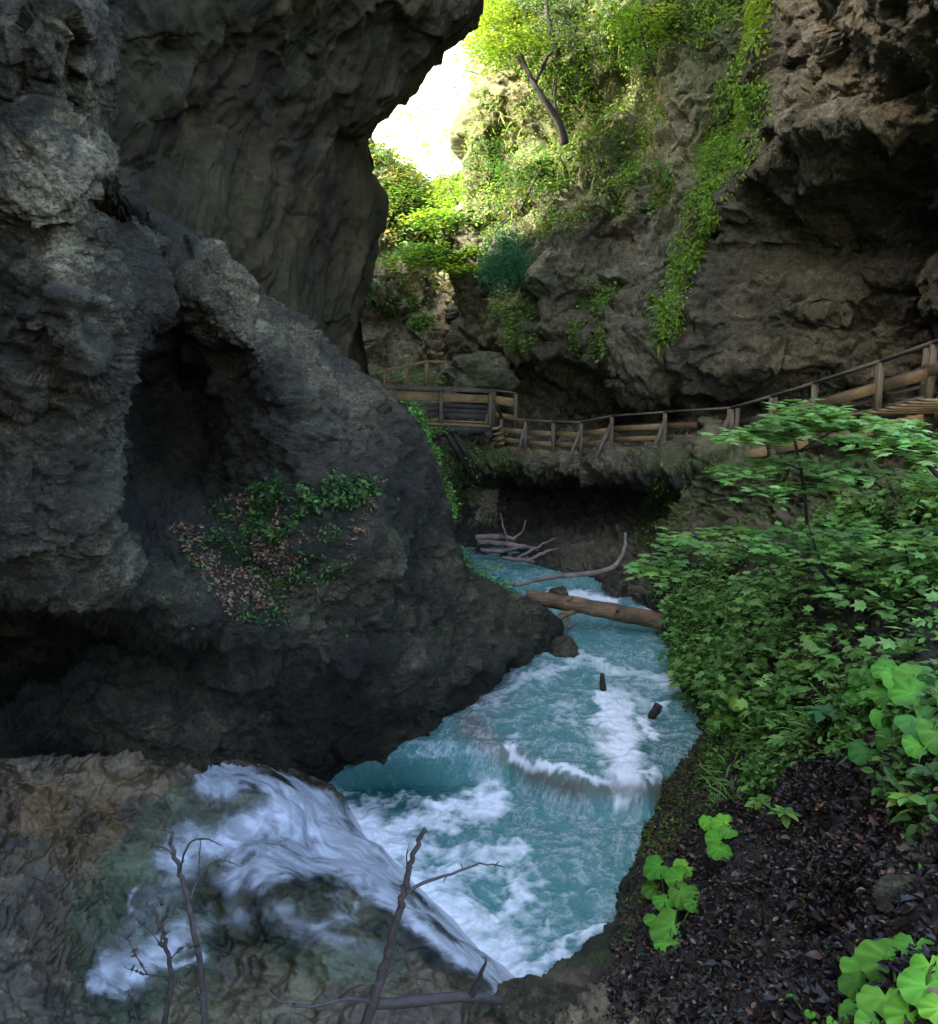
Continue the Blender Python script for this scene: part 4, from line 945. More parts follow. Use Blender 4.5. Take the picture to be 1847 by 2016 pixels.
# ------------------------------------------------------------------ trees and bushes one can tell apart
def sprays(L_, cs, rx, n, size, cols, tm, flat=0.22, upb=1.3, droop=0.15):
    for c in cs:
        c = np.asarray(c, float); r = rx * rs.uniform(0.7, 1.25); k = max(6, int(n * rs.uniform(0.7, 1.2)))
        a = rs.uniform(0, 2 * np.pi, k); rr = r * np.sqrt(rs.uniform(0, 1, k))
        off = np.stack([rr * np.cos(a), rr * np.sin(a), flat * r * rs.normal(size=k) - droop * rr ** 2 / r], 1)
        t = tints(rs, 1, cols, 0.12)[0]
        tt = np.clip(t * (1 + 0.16 * rs.normal(size=(k, 1))), 0.004, .8)
        L_.add(c + off, UP * upb + 0.5 * rnd_dir(rs, k), off + 0.3 * rnd_dir(rs, k), rs.uniform(size[0], size[1], k), tt, tm)
def tree(name, label, cat, trunk, r0, limbs, cs, rx, n, size, cols, tm=OVAL, group=None, flat=0.22, upb=1.3, bark='bark', rt=None):
    tr = [pnt(*p) for p in trunk]
    t = thing(name, tuple(tr[0]), label, cat, group)
    V_, F_ = tube(tr, np.linspace(r0, (rt or r0 * 0.35), len(tr)), 8, rs, 0, sub=4)
    part('trunk', t, V_, F_, M[bark])
    if limbs:
        it = [tube([pnt(*p) for p in l], np.linspace(r0 * 0.5, r0 * 0.12, len(l)), 6, rs, 0, sub=3) for l in limbs]
        V_, F_ = join(it); part('branches', t, V_, F_, M[bark])
    L_ = Leaves(); sprays(L_, [pnt(*c) for c in cs], rx, n, size, cols, tm, flat, upb)
    L_.build('crown', t)
    return t
def cloud(cx, cy_, rx, ry, Y, k, dy=0.8):
    o = []
    while len(o) < k:
        a, b = rs.uniform(-1, 1, 2)
        if a * a + b * b < 1: o.append((cx + rx * a, cy_ + ry * b, Y + dy * rs.uniform(-1, 1)))
    return o
tree('leaning_tree', 'leaning dark trunk with yellow green leaves high on the middle cliff', 'tree',
     [(1113, 284, 27.6), (1098, 235, 27.4), (1060, 180, 27.2), (1030, 120, 27.2), (1015, 60, 27.4)], 0.14,
     [[(1100, 245, 27.4), (1092, 190, 27.6), (1098, 150, 27.8)], [(1040, 140, 27.2), (1000, 90, 27.4), (970, 50, 27.8)], [(1050, 170, 27.2), (1080, 110, 27), (1110, 90, 27)]],
     cloud(990, 55, 60, 60, 27.8, 16) + cloud(1035, 95, 60, 18, 27.2, 9) + cloud(975, 105, 40, 14, 28, 5), 0.75, 90, (0.10, 0.19), YELL + LIME)
tree('pine_tree', 'blue green fine leaved tree at the top edge above the middle cliff', 'tree',
     [(1100, 110, 28.6), (1080, 40, 28.4), (1072, -40, 28.4), (1068, -110, 28.4)], 0.1, None,
     cloud(1075, 20, 45, 75, 28.2, 16), 0.7, 120, (0.07, 0.15), [(0.05, 0.085, 0.04), (0.06, 0.10, 0.045)], NARROW, flat=0.4, upb=0.4)
tree('lime_bush', 'lime green bush spreading on the middle cliff at the top edge', 'bush',
     [(1290, 150, 26.6), (1270, 90, 26.4), (1255, 30, 26.2)], 0.06, None,
     cloud(1240, 60, 80, 70, 26.3, 18), 0.7, 85, (0.09, 0.18), LIME + FRESH)
tree('cliff_maple', 'pale green layered maple growing over the rock behind the footbridge', 'tree',
     [(915, 600, 31.5), (900, 540, 31), (880, 480, 30.6), (868, 430, 30.6)], 0.09,
     [[(900, 540, 31), (850, 510, 30.6), (800, 500, 30.4)], [(885, 490, 30.7), (920, 450, 30.3)], [(890, 510, 30.7), (840, 470, 30.4)]],
     cloud(850, 500, 80, 28, 30.6, 16) + cloud(880, 430, 70, 30, 30.8, 14) + cloud(905, 520, 45, 40, 30.4, 9), 0.75, 80, (0.12, 0.22), LIME + FRESH, MAPLE, flat=0.12)
tree('yellow_bush', 'yellow green bush at the foot of the sunlit gap', 'bush',
     [(920, 450, 33), (900, 400, 33), (885, 370, 33)], 0.06, None, cloud(900, 395, 45, 40, 33.4, 12), 0.8, 80, (0.12, 0.22), LIME + YELL)
tree('grey_green_bush', 'grey green bush on the rock edge at the left of the sunlit gap', 'bush',
     [(770, 420, 36), (775, 370, 36), (775, 330, 36)], 0.06, None, cloud(775, 370, 45, 55, 36, 14), 0.9, 90, (0.12, 0.22), GREEN + OLIVE)
tree('juniper_bush', 'round dark blue green bush hanging from the middle cliff', 'bush',
     [(1030, 470, 28.6), (1010, 500, 28.4), (1000, 540, 28.3)], 0.07, None, cloud(998, 515, 46, 52, 27.6, 30, 0.5), 0.42, 150, (0.07, 0.15), [(0.035, 0.13, 0.075), (0.05, 0.16, 0.085)], NARROW, flat=0.6, upb=0.2)
tree('hanging_bush', 'mid green bush with bare twigs sticking out on the middle cliff', 'bush',
     [(1010, 445, 29.2), (1030, 400, 29), (1050, 360, 28.6), (1065, 330, 28.4)], 0.07,
     [[(1020, 420, 29), (990, 440, 28.6), (960, 470, 28.4)], [(1040, 380, 28.8), (1080, 350, 28.4), (1120, 335, 28.2)]],
     cloud(1060, 335, 75, 40, 28.6, 20) + cloud(960, 330, 35, 50, 30.4, 8), 0.6, 90, (0.08, 0.16), GREEN + [(0.06, 0.12, 0.05)], OVAL)
tree('ledge_sapling', 'small bright green sapling beside the strut of the footbridge', 'sapling',
     [(850, 900, 24.4), (845, 860, 24.4), (840, 830, 24.4)], 0.03, None, cloud(845, 842, 26, 18, 24.4, 5, 0.2), 0.34, 40, (0.07, 0.14), LIME + FRESH)
tree('buttress_plant', 'bushy green plant at the tip of the left buttress above the log', 'bush',
     [(968, 1180, 18.2), (960, 1150, 18), (955, 1120, 18)], 0.03, None, cloud(955, 1140, 28, 34, 18, 7, 0.3), 0.25, 40, (0.06, 0.13), GREEN + FRESH)

# right bank maples: trunk foot on the bank, leaves in flat layers
def fan(lst, Y, k=1, jx=12, jy=5, dy=0.5):
    return [(x + rs.uniform(-jx, jx), y + rs.uniform(-jy, jy), Y + dy * rs.uniform(-1, 1)) for x, y in lst for _ in range(k)]
tree('maple_sapling', 'tallest maple sapling with thin upright stem and layered leaves in front of the boardwalk', 'sapling',
     [(1592, 1110, 12.6), (1588, 1020, 12), (1578, 930, 11.6), (1562, 860, 11.4), (1545, 815, 11.3)], 0.035,
     [[(1578, 925, 11.6), (1520, 905, 11.3), (1450, 900, 11.1)], [(1570, 890, 11.5), (1640, 850, 11.3), (1720, 830, 11.2)], [(1562, 860, 11.4), (1500, 850, 11.2), (1450, 850, 11)], [(1582, 960, 11.7), (1660, 930, 11.4), (1720, 930, 11.2)]],
     fan([(1450, 855), (1480, 850), (1510, 860), (1540, 835), (1580, 800), (1560, 815), (1620, 805), (1600, 825), (1650, 815), (1640, 840), (1690, 830), (1720, 840), (1740, 855), (1520, 840), (1570, 850), (1680, 860)], 11.2, 2)
     + fan([(1440, 920), (1480, 910), (1520, 925), (1470, 935), (1550, 905), (1600, 905), (1640, 920), (1690, 905), (1720, 930), (1660, 940), (1540, 960), (1500, 965), (1590, 960)], 11.3, 1),
     0.30, 24, (0.14, 0.25), PALE, MAPLE, group='maple saplings on the right bank', flat=0.12, upb=2.2, bark='bark')
tree('maple_sapling', 'low maple sapling with a dark crooked stem leaning out over the stream', 'sapling',
     [(1670, 1200, 11.2), (1640, 1150, 10.9), (1605, 1110, 10.7), (1560, 1075, 10.6), (1500, 1055, 10.7)], 0.04,
     [[(1580, 1090, 10.6), (1500, 1090, 10.9), (1420, 1060, 11.2), (1350, 1055, 11.4)], [(1620, 1125, 10.8), (1600, 1060, 10.6), (1590, 1030, 10.5)]],
     fan([(1310, 1060), (1350, 1045), (1390, 1050), (1360, 1070), (1420, 1060), (1440, 1045), (1400, 1080), (1500, 1050), (1540, 1045), (1570, 1060), (1600, 1040), (1620, 1060), (1520, 1075), (1580, 1085), (1480, 1090), (1550, 1100), (1275, 1110), (1290, 1125), (1310, 1095), (1330, 1130)], 10.9, 1, dy=0.4)
     + fan([(1590, 1075), (1640, 1040), (1660, 1060), (1680, 1030)], 10.6, 1),
     0.28, 20, (0.14, 0.24), PALE + FRESH, MAPLE, group='maple saplings on the right bank', flat=0.12, upb=2.2)
tree('maple_sapling', 'maple sapling leaning in from the right edge with a thick dark stem', 'sapling',
     [(1905, 1010, 9.2), (1850, 940, 9), (1800, 890, 8.9), (1760, 850, 8.9)], 0.04,
     [[(1830, 920, 9), (1840, 870, 8.8), (1860, 840, 8.7)], [(1800, 890, 8.9), (1740, 880, 8.8)]],
     fan([(1770, 860), (1800, 875), (1830, 890), (1760, 840), (1790, 830), (1830, 860), (1850, 910), (1720, 870), (1850, 940)], 8.9, 2, dy=0.3), 0.24, 16, (0.11, 0.2), PALE, MAPLE,
     group='maple saplings on the right bank', flat=0.12, upb=2.0)
tree('maple_sapling', 'spreading leafy maple sapling along the right edge above the big leaves', 'sapling',
     [(1790, 1200, 9.6), (1790, 1130, 9.4), (1780, 1060, 9.2)], 0.025,
     [[(1790, 1120, 9.4), (1720, 1100, 9.3), (1660, 1090, 9.4)], [(1785, 1080, 9.3), (1840, 1040, 9.1)]],
     fan([(1660, 1100), (1700, 1080), (1740, 1090), (1780, 1060), (1820, 1040), (1850, 1070), (1700, 1130), (1760, 1130), (1820, 1110), (1840, 1150), (1670, 1160), (1720, 1180), (1790, 1190)], 9.3, 1, dy=0.3), 0.28, 20, (0.12, 0.21), PALE + FRESH, MAPLE,
     group='maple saplings on the right bank', flat=0.15, upb=1.8)

# butterburs with big round leaves
def butterbur(label, leaves, cols, near=0.94, sc_=1.0, tilt=0.9, group='broad leaved plants on the right bank'):
    pts = []
    for (x, y, d) in leaves:
        Ys = surfpt(GR, x, y)[1] * near
        pts.append((pnt(x, y, Ys), d * Ys / FL))
    xs = [l[0] for l in leaves]; ys = [l[1] for l in leaves]
    root = surfpt(GR, np.mean(xs), min(max(ys) + 10, 2080))
    t = thing('butterbur', tuple(root), label, 'plant', group)
    st = []
    for c, d in pts:
        mid = (root + c) / 2 + np.array([rs.uniform(-.03, .03), rs.uniform(-.03, .03), 0.05])
        st.append(tube([root + rs.normal(size=3) * 0.02, mid, c - UP * d * 0.02], [0.008, 0.007, 0.005], 5, None, 0, sub=3))
    V_, F_ = join(st)
    part('stems', t, V_, F_, M['leaf'], cols={'tint': np.tile((0.10, 0.13, 0.03), (len(V_), 1))})
    for c, d in pts:
        L_ = Leaves(); tm = T_round(rs)
        to = CAM - c; to /= np.linalg.norm(to)
        nr = UP * tilt + to * 0.55 + 0.22 * rnd_dir(rs, 1)[0]
        dr = rnd_dir(rs, 1)[0] * 0.7 + np.array([-0.5, -0.3, -0.4])
        base = c - 0.3 * d * dr / np.linalg.norm(dr)
        L_.add(base[None], nr, dr, np.array([d * 1.02 * sc_ * rs.uniform(.82, 1.08)]), tints(rs, 1, cols, 0.12), tm)
        L_.build('leaf', t, M['broad'], smooth=True)
    return t
BB = [(0.13, 0.36, 0.035), (0.17, 0.40, 0.04), (0.11, 0.31, 0.035)]
butterbur('column of bright round leaves at the lip of the bank above the pool',
          [(1350, 1705, 45), (1300, 1712, 55), (1332, 1728, 66), (1290, 1748, 62), (1338, 1762, 66), (1308, 1775, 52), (1366, 1778, 48), (1322, 1826, 84), (1292, 1812, 52), (1315, 1866, 56)], BB)
butterbur('small stack of round leaves on the bank above the lip cluster',
          [(1398, 1612, 44), (1425, 1618, 50), (1436, 1640, 40), (1410, 1652, 50), (1416, 1678, 54)], BB)
butterbur('little clump of yellow green leaves on the dark edge beside the upper pool',
          [(1440, 1365, 42), (1456, 1388, 42), (1420, 1390, 40), (1432, 1410, 46), (1412, 1428, 40), (1450, 1418, 42)], [(0.16, 0.28, 0.04), (0.13, 0.26, 0.04)])
butterbur('largest mass of overlapping round leaves at the right edge under the saplings',
          [(1700, 1340, 70), (1745, 1330, 80), (1800, 1325, 84), (1845, 1335, 84), (1690, 1380, 80), (1740, 1375, 90), (1790, 1375, 96), (1840, 1380, 96), (1700, 1425, 84), (1755, 1420, 96), (1810, 1430, 96), (1850, 1430, 90), (1700, 1470, 66), (1750, 1465, 72), (1800, 1470, 64), (1720, 1355, 70), (1770, 1345, 76)], [(0.085, 0.25, 0.035), (0.11, 0.31, 0.04), (0.07, 0.20, 0.04)], sc_=0.85)
butterbur('cluster of large round leaves in the bottom right corner',
          [(1745, 1878, 104), (1800, 1868, 90), (1702, 1905, 92), (1775, 1918, 104), (1835, 1900, 86), (1690, 1945, 80), (1815, 1955, 112), (1745, 1975, 106), (1690, 2000, 70), (1785, 2005, 100), (1845, 1995, 90), (1720, 2030, 90)], BB)
butterbur('few small round leaves low in the litter left of the corner cluster',
          [(1560, 1965, 24), (1595, 1990, 26), (1640, 2010, 28), (1610, 2020, 24)], BB)

def herb(label, x, y, n, ln, cols, near=0.95):
    Ys = surfpt(GR, x, y)[1]; root = surfpt(GR, x, y + 12)
    t = thing('leafy_plant', tuple(root), label, 'plant', 'leafy plants on the right bank')
    top = pnt(x, y, Ys * near)
    V_, F_ = tube([root, (root + top) / 2 + 0.02, top], [0.006, 0.005, 0.004], 5)
    part('stem', t, V_, F_, M['leaf'], cols={'tint': np.tile((0.08, 0.12, 0.03), (len(V_), 1))})
    L_ = Leaves(); a = np.linspace(0, 2 * np.pi, n, endpoint=False) + rs.uniform(0, 1)
    for ring, (hz, l_) in enumerate(((1.0, ln), (0.75, ln * 1.1))):
        d = np.stack([np.cos(a + ring * .5), np.sin(a + ring * .5), np.full(n, -0.15)], 1)
        L_.add(np.tile(root + (top - root) * hz, (n, 1)), UP + 0.25 * rnd_dir(rs, n), d, l_ * Ys / FL * rs.uniform(.8, 1.15, n), tints(rs, n, cols, .1), OVAL)
    L_.build('foliage', t)
herb('pale star shaped leafy plant on the right bank under the big round leaves', 1788, 1570, 6, 42, LIME + FRESH)
herb('bright leafy plant in front of the dead leaves beside the lip', 1545, 1600, 5, 34, FRESH)
herb('leafy plant with broad pointed leaves among the herbs above the litter', 1500, 1580, 6, 34, LIME + FRESH)
herb('pale broad leaved herb halfway up the bank left of the big leaf mass', 1545, 1455, 6, 40, FRESH)
herb('dark green herb on the right edge below the big round leaves', 1835, 1520, 6, 46, GREEN)
herb('blue green herb cluster in the middle of the bank', 1620, 1400, 7, 40, [(0.06, 0.16, 0.07)])

# ------------------------------------------------------------------ foreground bare saplings
def bare(label, stem, r0, r1, twigs, Y, mat='bark_g', buds=0):
    pts = [pnt(x, y, Y if len(p) == 0 else p[0]) for x, y, *p in stem]
    t = thing('bare_sapling', tuple(pts[0]), label, 'sapling', 'bare saplings in front of the cascade')
    V_, F_ = tube(pts, np.linspace(r0 * 0.72, r1 * 0.75, len(pts)), 9, rs, 0.005, sub=8)
    part('stem', t, V_, F_, M[mat])
    for tw in twigs:
        w0 = tw[0] * 0.75; p = [pnt(x, y, Y + dz) for x, y, dz in tw[1:]]
        items = [tube(p, np.linspace(w0, w0 * 0.3, len(p)), 6, rs, 0.002, sub=4)]
        for a, b in zip(p[:-1], p[1:]):                      # short spurs and buds
            c = a + (b - a) * rs.uniform(.3, .9)
            items.append(tube([c, c + rnd_dir(rs, 1)[0] * 0.03], [w0 * 0.4, w0 * 0.2], 5))
            if buds:
                for _ in range(buds):
                    c = a + (b - a) * rs.uniform(.2, 1)
                    items.append(tube([c, c + rnd_dir(rs, 1)[0] * 0.022], [0.007, 0.003], 6))
        V_, F_ = join(items); part('branch', t, V_, F_, M[mat])
    return t
bare('tall bare sapling with a thin straight stem at the left front', [(396, 2140), (402, 1990), (388, 1860), (362, 1740), (338, 1660), (322, 1602)], 0.022, 0.009,
     [(0.006, (345, 1690, 0), (325, 1670, .05), (295, 1665, .1)), (0.005, (300, 1668, .1), (308, 1630, .1), (305, 1610, .1)),
      (0.007, (352, 1720, 0), (368, 1670, -.1), (395, 1650, -.15), (440, 1665, -.2)), (0.006, (375, 1770, 0), (395, 1720, .1), (435, 1695, .1), (480, 1708, .1)),
      (0.005, (392, 1722, .1), (394, 1680, .1), (395, 1650, .1)), (0.006, (396, 1900, 0), (370, 1900, -.05), (340, 1915, -.1)),
      (0.005, (402, 1905, 0), (440, 1912, .1), (470, 1905, .1)), (0.005, (404, 2000, 0), (380, 1985, .1), (370, 1960, .1))], 3.0)
bare('short reddish bare sapling with budded twigs left of the tall one', [(318, 2140), (325, 2010), (338, 1930), (328, 1860), (308, 1800), (292, 1775)], 0.019, 0.005,
     [(0.005, (336, 1925, 0), (290, 1918, .05), (245, 1905, .1)), (0.004, (290, 1918, .05), (262, 1870, .05), (245, 1830, .05)),
      (0.004, (332, 1880, 0), (300, 1840, .1), (275, 1815, .1)), (0.004, (330, 1870, 0), (322, 1820, -.1), (340, 1760, -.1)),
      (0.004, (335, 1890, 0), (360, 1865, -.1), (390, 1862, -.1)), (0.004, (340, 1925, 0), (385, 1945, .1), (395, 1975, .1)),
      (0.009, (300, 2110, .1), (270, 2010, .1), (252, 1950, .1)), (0.003, (310, 1835, 0), (322, 1800, 0), (318, 1770, 0))], 2.8, 'bark', 3)
bare('forked bare sapling with curved side branches at the front centre', [(690, 2120), (725, 2000), (757, 1905), (775, 1830), (795, 1760), (812, 1690), (837, 1628)], 0.034, 0.011,
     [(0.012, (796, 1762, 0), (830, 1740, .1), (890, 1720, .2), (945, 1702, .3), (990, 1706, .35)),
      (0.013, (735, 1975, 0), (690, 1965, -.05), (610, 1982, -.1), (550, 1970, -.1), (518, 1940, -.1)),
      (0.009, (665, 1968, -.06), (705, 1940, -.1), (750, 1935, -.1)), (0.006, (765, 1890, 0), (785, 1880, .05), (780, 1860, .05)),
      (0.006, (806, 1720, 0), (800, 1690, -.05), (805, 1660, -.05))], 2.9)
V_, F_ = tube([pnt(735, 1978, 2.95), pnt(830, 1970, 3.05), pnt(935, 1962, 3.1), pnt(985, 1972, 3.2)], [0.022, 0.024, 0.022, 0.018], 9, rs, 0.003, sub=6)
t = thing('broken_branch', tuple(pnt(985, 1972, 3.2)), 'thick broken dead branch lying across the forked sapling', 'branch')
part('limb', t, V_, F_, M['bark'])
V_, F_ = tube([pnt(925, 1965, 3.1), pnt(945, 1925, 3.05), pnt(958, 1888, 3.0)], [0.018, 0.012, 0.003], 8, rs, 0.002, sub=4)
part('spur', t, V_, F_, M['bark'])

# ------------------------------------------------------------------ logs, driftwood, stumps, boulders
def log(name, label, cat, pts, rad, mat, group=None, sides=14, sub=8, wob=0.01, knots=0):
    P_ = [pnt(*p) for p in pts]
    t = thing(name, tuple(P_[0]), label, cat, group)
    it = [tube(P_, rad, sides, rs, wob, sub=sub)]
    part('trunk', t, *it[0], M[mat])
    for _ in range(knots):
        a = rs.uniform(.15, .9); c = P_[0] + (P_[-1] - P_[0]) * a; d = rnd_dir(rs, 1)[0]; d[2] = abs(d[2]) + .4; d[1] = -abs(d[1])
        r_ = np.mean(rad); part('branch_stub', t, *tube([c, c + d * r_ * 1.6], [r_ * .25, r_ * .15], 7, rs), M[mat])
    return t
lg = log('fallen_log', 'thick brown log lying across the stream between the two pools', 'log', [(1035, 1173, 19.8), (1200, 1203, 19.5), (1365, 1236, 19.0)], [0.17, 0.215, 0.205], 'log', sub=14, sides=18, wob=0.006, knots=3)
V_, F_ = join([tube([pnt(1130, 1205, 19.3), pnt(1108, 1215, 19.1), pnt(1095, 1235, 19), pnt(1092, 1262, 18.9)], [0.07, .05, .045, .02], 7, rs, .01, sub=4),
               tube([pnt(1125, 1205, 19.3), pnt(1104, 1208, 19.3), pnt(1092, 1222, 19.2)], [0.05, .03, .015], 7, rs, .01, sub=4),
               tube([pnt(1120, 1215, 19.2), pnt(1115, 1240, 19), pnt(1140, 1225, 18.9)], [0.05, .03, .01], 7, rs, .01, sub=4)])
part('broken_roots', lg, V_, F_, M['log'])
log('curved_branch', 'long curved stripped branch in the stream behind the thick log', 'branch', [(1012, 1153, 20.9), (1080, 1137, 21.6), (1150, 1130, 21.9), (1205, 1118, 22), (1228, 1085, 22.2), (1232, 1050, 22.6)], [0.05, 0.065, 0.07, 0.075, 0.06, 0.04], 'drift', sides=9)
for lab, pts, r_ in (('long grey driftwood trunk along the far shore under the footbridge', [(940, 1068, 25.4), (1010, 1072, 25.2), (1060, 1084, 25)], .12),
                     ('short pale driftwood piece at the front of the pile', [(945, 1083, 24.9), (990, 1084, 24.8), (1020, 1080, 24.8)], .09),
                     ('slanting driftwood pole rising to the right from the pile', [(1020, 1098, 24.2), (1060, 1075, 24.6), (1095, 1060, 25)], .05),
                     ('brown driftwood stick nearest the mossy bank', [(1035, 1105, 24), (1070, 1090, 24.2), (1098, 1082, 24.4)], .07),
                     ('thin upright driftwood stick standing in the pile', [(1000, 1065, 25.3), (990, 1030, 25.6), (986, 1010, 25.8)], .03),
                     ('leaning driftwood pole at the back of the pile', [(1010, 1062, 25.3), (1030, 1045, 25.8), (1035, 1020, 26.2)], .05),
                     ('dark soaked driftwood trunk behind the others', [(935, 1058, 26), (985, 1056, 26), (1015, 1062, 25.8)], .13),
                     ('flat driftwood slab lying in the water at the front', [(990, 1098, 24.3), (1025, 1102, 24.1), (1050, 1106, 24)], .09)):
    log('driftwood', lab, 'driftwood', pts, [r_ * .7, r_ * .78, r_ * .4], 'drift', 'driftwood pile on the far shore', sides=8, sub=5, wob=0.025)
log('stump_post', 'upright dark stump standing in the upper pool nearer the log', 'stump', [(1189, 1380, 15.7), (1187, 1350, 15.65), (1186, 1327, 15.6)], [0.075, 0.07, 0.04], 'bark', 'stumps in the upper pool', sides=9, sub=4)
log('stump_post', 'slanting dark stump leaning right in the upper pool', 'stump', [(1276, 1426, 14.4), (1287, 1404, 14.3), (1297, 1387, 14.25)], [0.085, 0.085, 0.08], 'bark', 'stumps in the upper pool', sides=9, sub=4)
def boulder(label, c, r, mat='rock', moss=0.0, wet=0.0, sq=(1, 1, 1), seed=0, sub=5):
    nu, nv = 90, 64
    th = np.linspace(0, 2 * np.pi, nu); ph = np.linspace(0.02, np.pi - 0.02, nv)
    T, P_ = np.meshgrid(th, ph, indexing='ij')
    d = np.stack([np.cos(T) * np.sin(P_), np.sin(T) * np.sin(P_), np.cos(P_)], -1)
    a, b2, _ = worley(d * 1.3 + seed)
    k = 1 + 0.28 * fbm(d * 1.2 + seed, 4) - 0.22 * (a - .4) + 0.05 * fbm(d * 6 + seed, 3)
    V_ = d * k[..., None] * r * np.array(sq)
    o = mesh_np('boulder', V_, gridfaces(nu, nv), M[mat], cols={'mask': mask4(moss, 0.2, wet, k.shape)})
    o.location = c
    return tag(o, label, 'boulder', 'boulders along the stream')
boulder('rough dark rock mound under the left end of the fallen log', tuple(pnt(1035, 1235, 19.4)), 0.75, 'rock', 0.3, 0.3, (1.1, .9, .8), 51)
boulder('big rounded grey boulder behind the footbridge at the foot of the dark overhang', tuple(pnt(945, 738, 28.6)), 1.05, 'rock', 0.5, 0, (1.15, 1, .75), 3)
boulder('dark wet boulder at the right of the small white rapid', tuple(pnt(1210, 1152, 21.6)), 0.36, 'rock', 0.1, 0.9, (1, .9, .8), 9)
boulder('pale boulder breaking the water behind the log', tuple(pnt(1098, 1168, 21.6)), 0.26, 'rock', 0, 0.3, (1.1, .9, .7), 15)
boulder('grey wet boulder below the broken roots of the log', tuple(pnt(1108, 1285, 17.9)), 0.42, 'rock', 0.1, 0.6, (.8, .9, .9), 21)
boulder('purple grey low boulder at the waterline where the two pools meet', tuple(pnt(1000, 1395, 15.5)), 0.5, 'wet', 0, 0.8, (1.3, .9, .55), 27)
boulder('flat brown boulder in the weir between the pools', tuple(pnt(1005, 1482, 14.0)), 0.5, 'wet', 0, 0.6, (1.5, .7, .55), 33)
boulder('rough grey boulder at the lower edge of the bank by the pool outlet', tuple(pnt(1075, 2000, 6.35)), 0.34, 'rock', 0.2, 0.2, (1.4, 1, .7), 39)
boulder('tan half buried boulder in the leaf litter near the corner cluster', tuple(pnt(1780, 1770, 4.25)), 0.16, 'rock', 0.3, 0, (1.1, .9, .8), 45)

# ------------------------------------------------------------------ timber walkways
def railing(t, P_, h=1.1, rmat='rail', boards=((0.36, .16), (0.66, .14), (0.92, .15)), brace=(), bmat='board', off=0.05, rail=(0.13, 0.055), skip=(), pmat='post', deckdrop=0.25):
    P_ = [np.asarray(p, float) for p in P_]
    for i, (a, b) in enumerate(zip(P_[:-1], P_[1:])):
        part('handrail', t, *beam(a, b, *rail), M[rmat])
        if i in skip: continue
        d = b - a; n = np.cross(d, UP); n /= np.linalg.norm(n); n = n if n[1] > 0 else -n
        for dz, w in boards:
            j = rs.uniform(-0.012, 0.012, 2)
            part('rail_board', t, *beam(a - UP * (dz * h + j[0]) + n * off, b - UP * (dz * h + j[1]) + n * (off + 0.004), 0.03, w), M[bmat])
    for i, p in enumerate(P_):
        part('post', t, *beam(p - UP * 0.03, p - UP * (h + deckdrop), 0.11, 0.11, up=np.array([0.3, 1, 0])), M[pmat])
    for i, (dx, dy) in brace:
        p = P_[i]
        part('brace', t, *beam(p - UP * h * 0.2, p + np.array([dx * 1.6 - 0.2, dy * 0.6, -h - 0.32]), 0.10, 0.12, up=np.array([0.3, 1, 0])), M['rail'])
def deck(t, P_, h, w=1.2, mat='beam', plankw=0.16):
    P_ = [np.asarray(p, float) - UP * h for p in P_]
    for a, b in zip(P_[:-1], P_[1:]):
        d = b - a; L_ = np.linalg.norm(d[:2]); n = np.cross(d, UP); n /= np.linalg.norm(n); n = n if n[1] > 0 else -n
        it = []; k = max(1, int(L_ / plankw))
        for q in range(k):
            c = a + d * (q + .5) / k
            it.append(beam(c - n * 0.08, c + n * w, plankw * 0.9, 0.04))
        part('deck_planks', t, *join(it), M['board'])
        part('bearer', t, *beam(a - UP * 0.12, b - UP * 0.12, 0.12, 0.18), M[mat])
        part('bearer', t, *beam(a + n * w - UP * 0.12, b + n * w - UP * 0.12, 0.12, 0.18), M[mat])

rp = [(988, 823, 27), (1035, 827, 26.5), (1090, 830, 25.8), (1145, 831, 25), (1205, 819, 24.1), (1310, 811, 22.6), (1437, 803, 20.7)]
RP = [pnt(*p) for p in rp]
t = thing('boardwalk', tuple(RP[0] - UP * 1.1), 'level wooden boardwalk with plank railing running along the rock ledge', 'boardwalk')
railing(t, RP, 1.1, brace=[(0, (-0.25, -0.5)), (1, (-.1, -.45)), (3, (-.2, -.55)), (4, (-.25, -.6)), (5, (-.2, -.6)), (6, (-.25, -.65))])
deck(t, RP, 1.12)
inner = [p + np.array([0.25, 1.15, 0.0]) for p in RP[:-1]]
# sloping stairway to the right edge
rs_ = [(1442, 803, 20.6), (1520, 780, 19.2), (1604, 754, 17.8), (1736, 711, 15.5), (1840, 674, 13.9), (1990, 620, 11.9)]
RS = [pnt(*p) for p in rs_]
t = thing('stairway', tuple(RS[0] - UP * 1.1), 'wooden stairway with handrails climbing to the right edge in front of the dark wall', 'stairway')
railing(t, RS, 1.15, boards=((0.0 + 0.42, .2),), bmat='board', rail=(0.1, 0.06), skip=(0,), off=0.06, deckdrop=0.1)
for q in (0.62, 0.80, 0.95):
    for a, b in zip(RS[1:-1], RS[2:]):
        part('rail_board', t, *beam(a - UP * 1.15 * q + np.array([0.1, .25, 0]), b - UP * 1.15 * q + np.array([0.1, .25, 0]), 0.03, 0.07), M['rail'])
far = [p + np.array([0.5, 1.1, -0.02]) for p in RS]
railing(t, far, 1.1, boards=((0.4, .14),), bmat='rail', rail=(0.09, 0.05), pmat='post', deckdrop=0.1)
for a, b in zip(RS[:-1], RS[1:]):
    d = b - a; k = max(2, int(np.linalg.norm(d[:2]) / 0.32)); n = np.cross(d, UP); n /= np.linalg.norm(n); n = n if n[1] > 0 else -n
    for q in range(k):
        c = a + d * (q + .5) / k - UP * 1.2
        part('tread', t, *beam(c, c + n * 1.05, 0.26, 0.045), M['board'])
    part('stringer', t, *beam(a - UP * 1.3, b - UP * 1.3, 0.07, 0.22), M['board'])
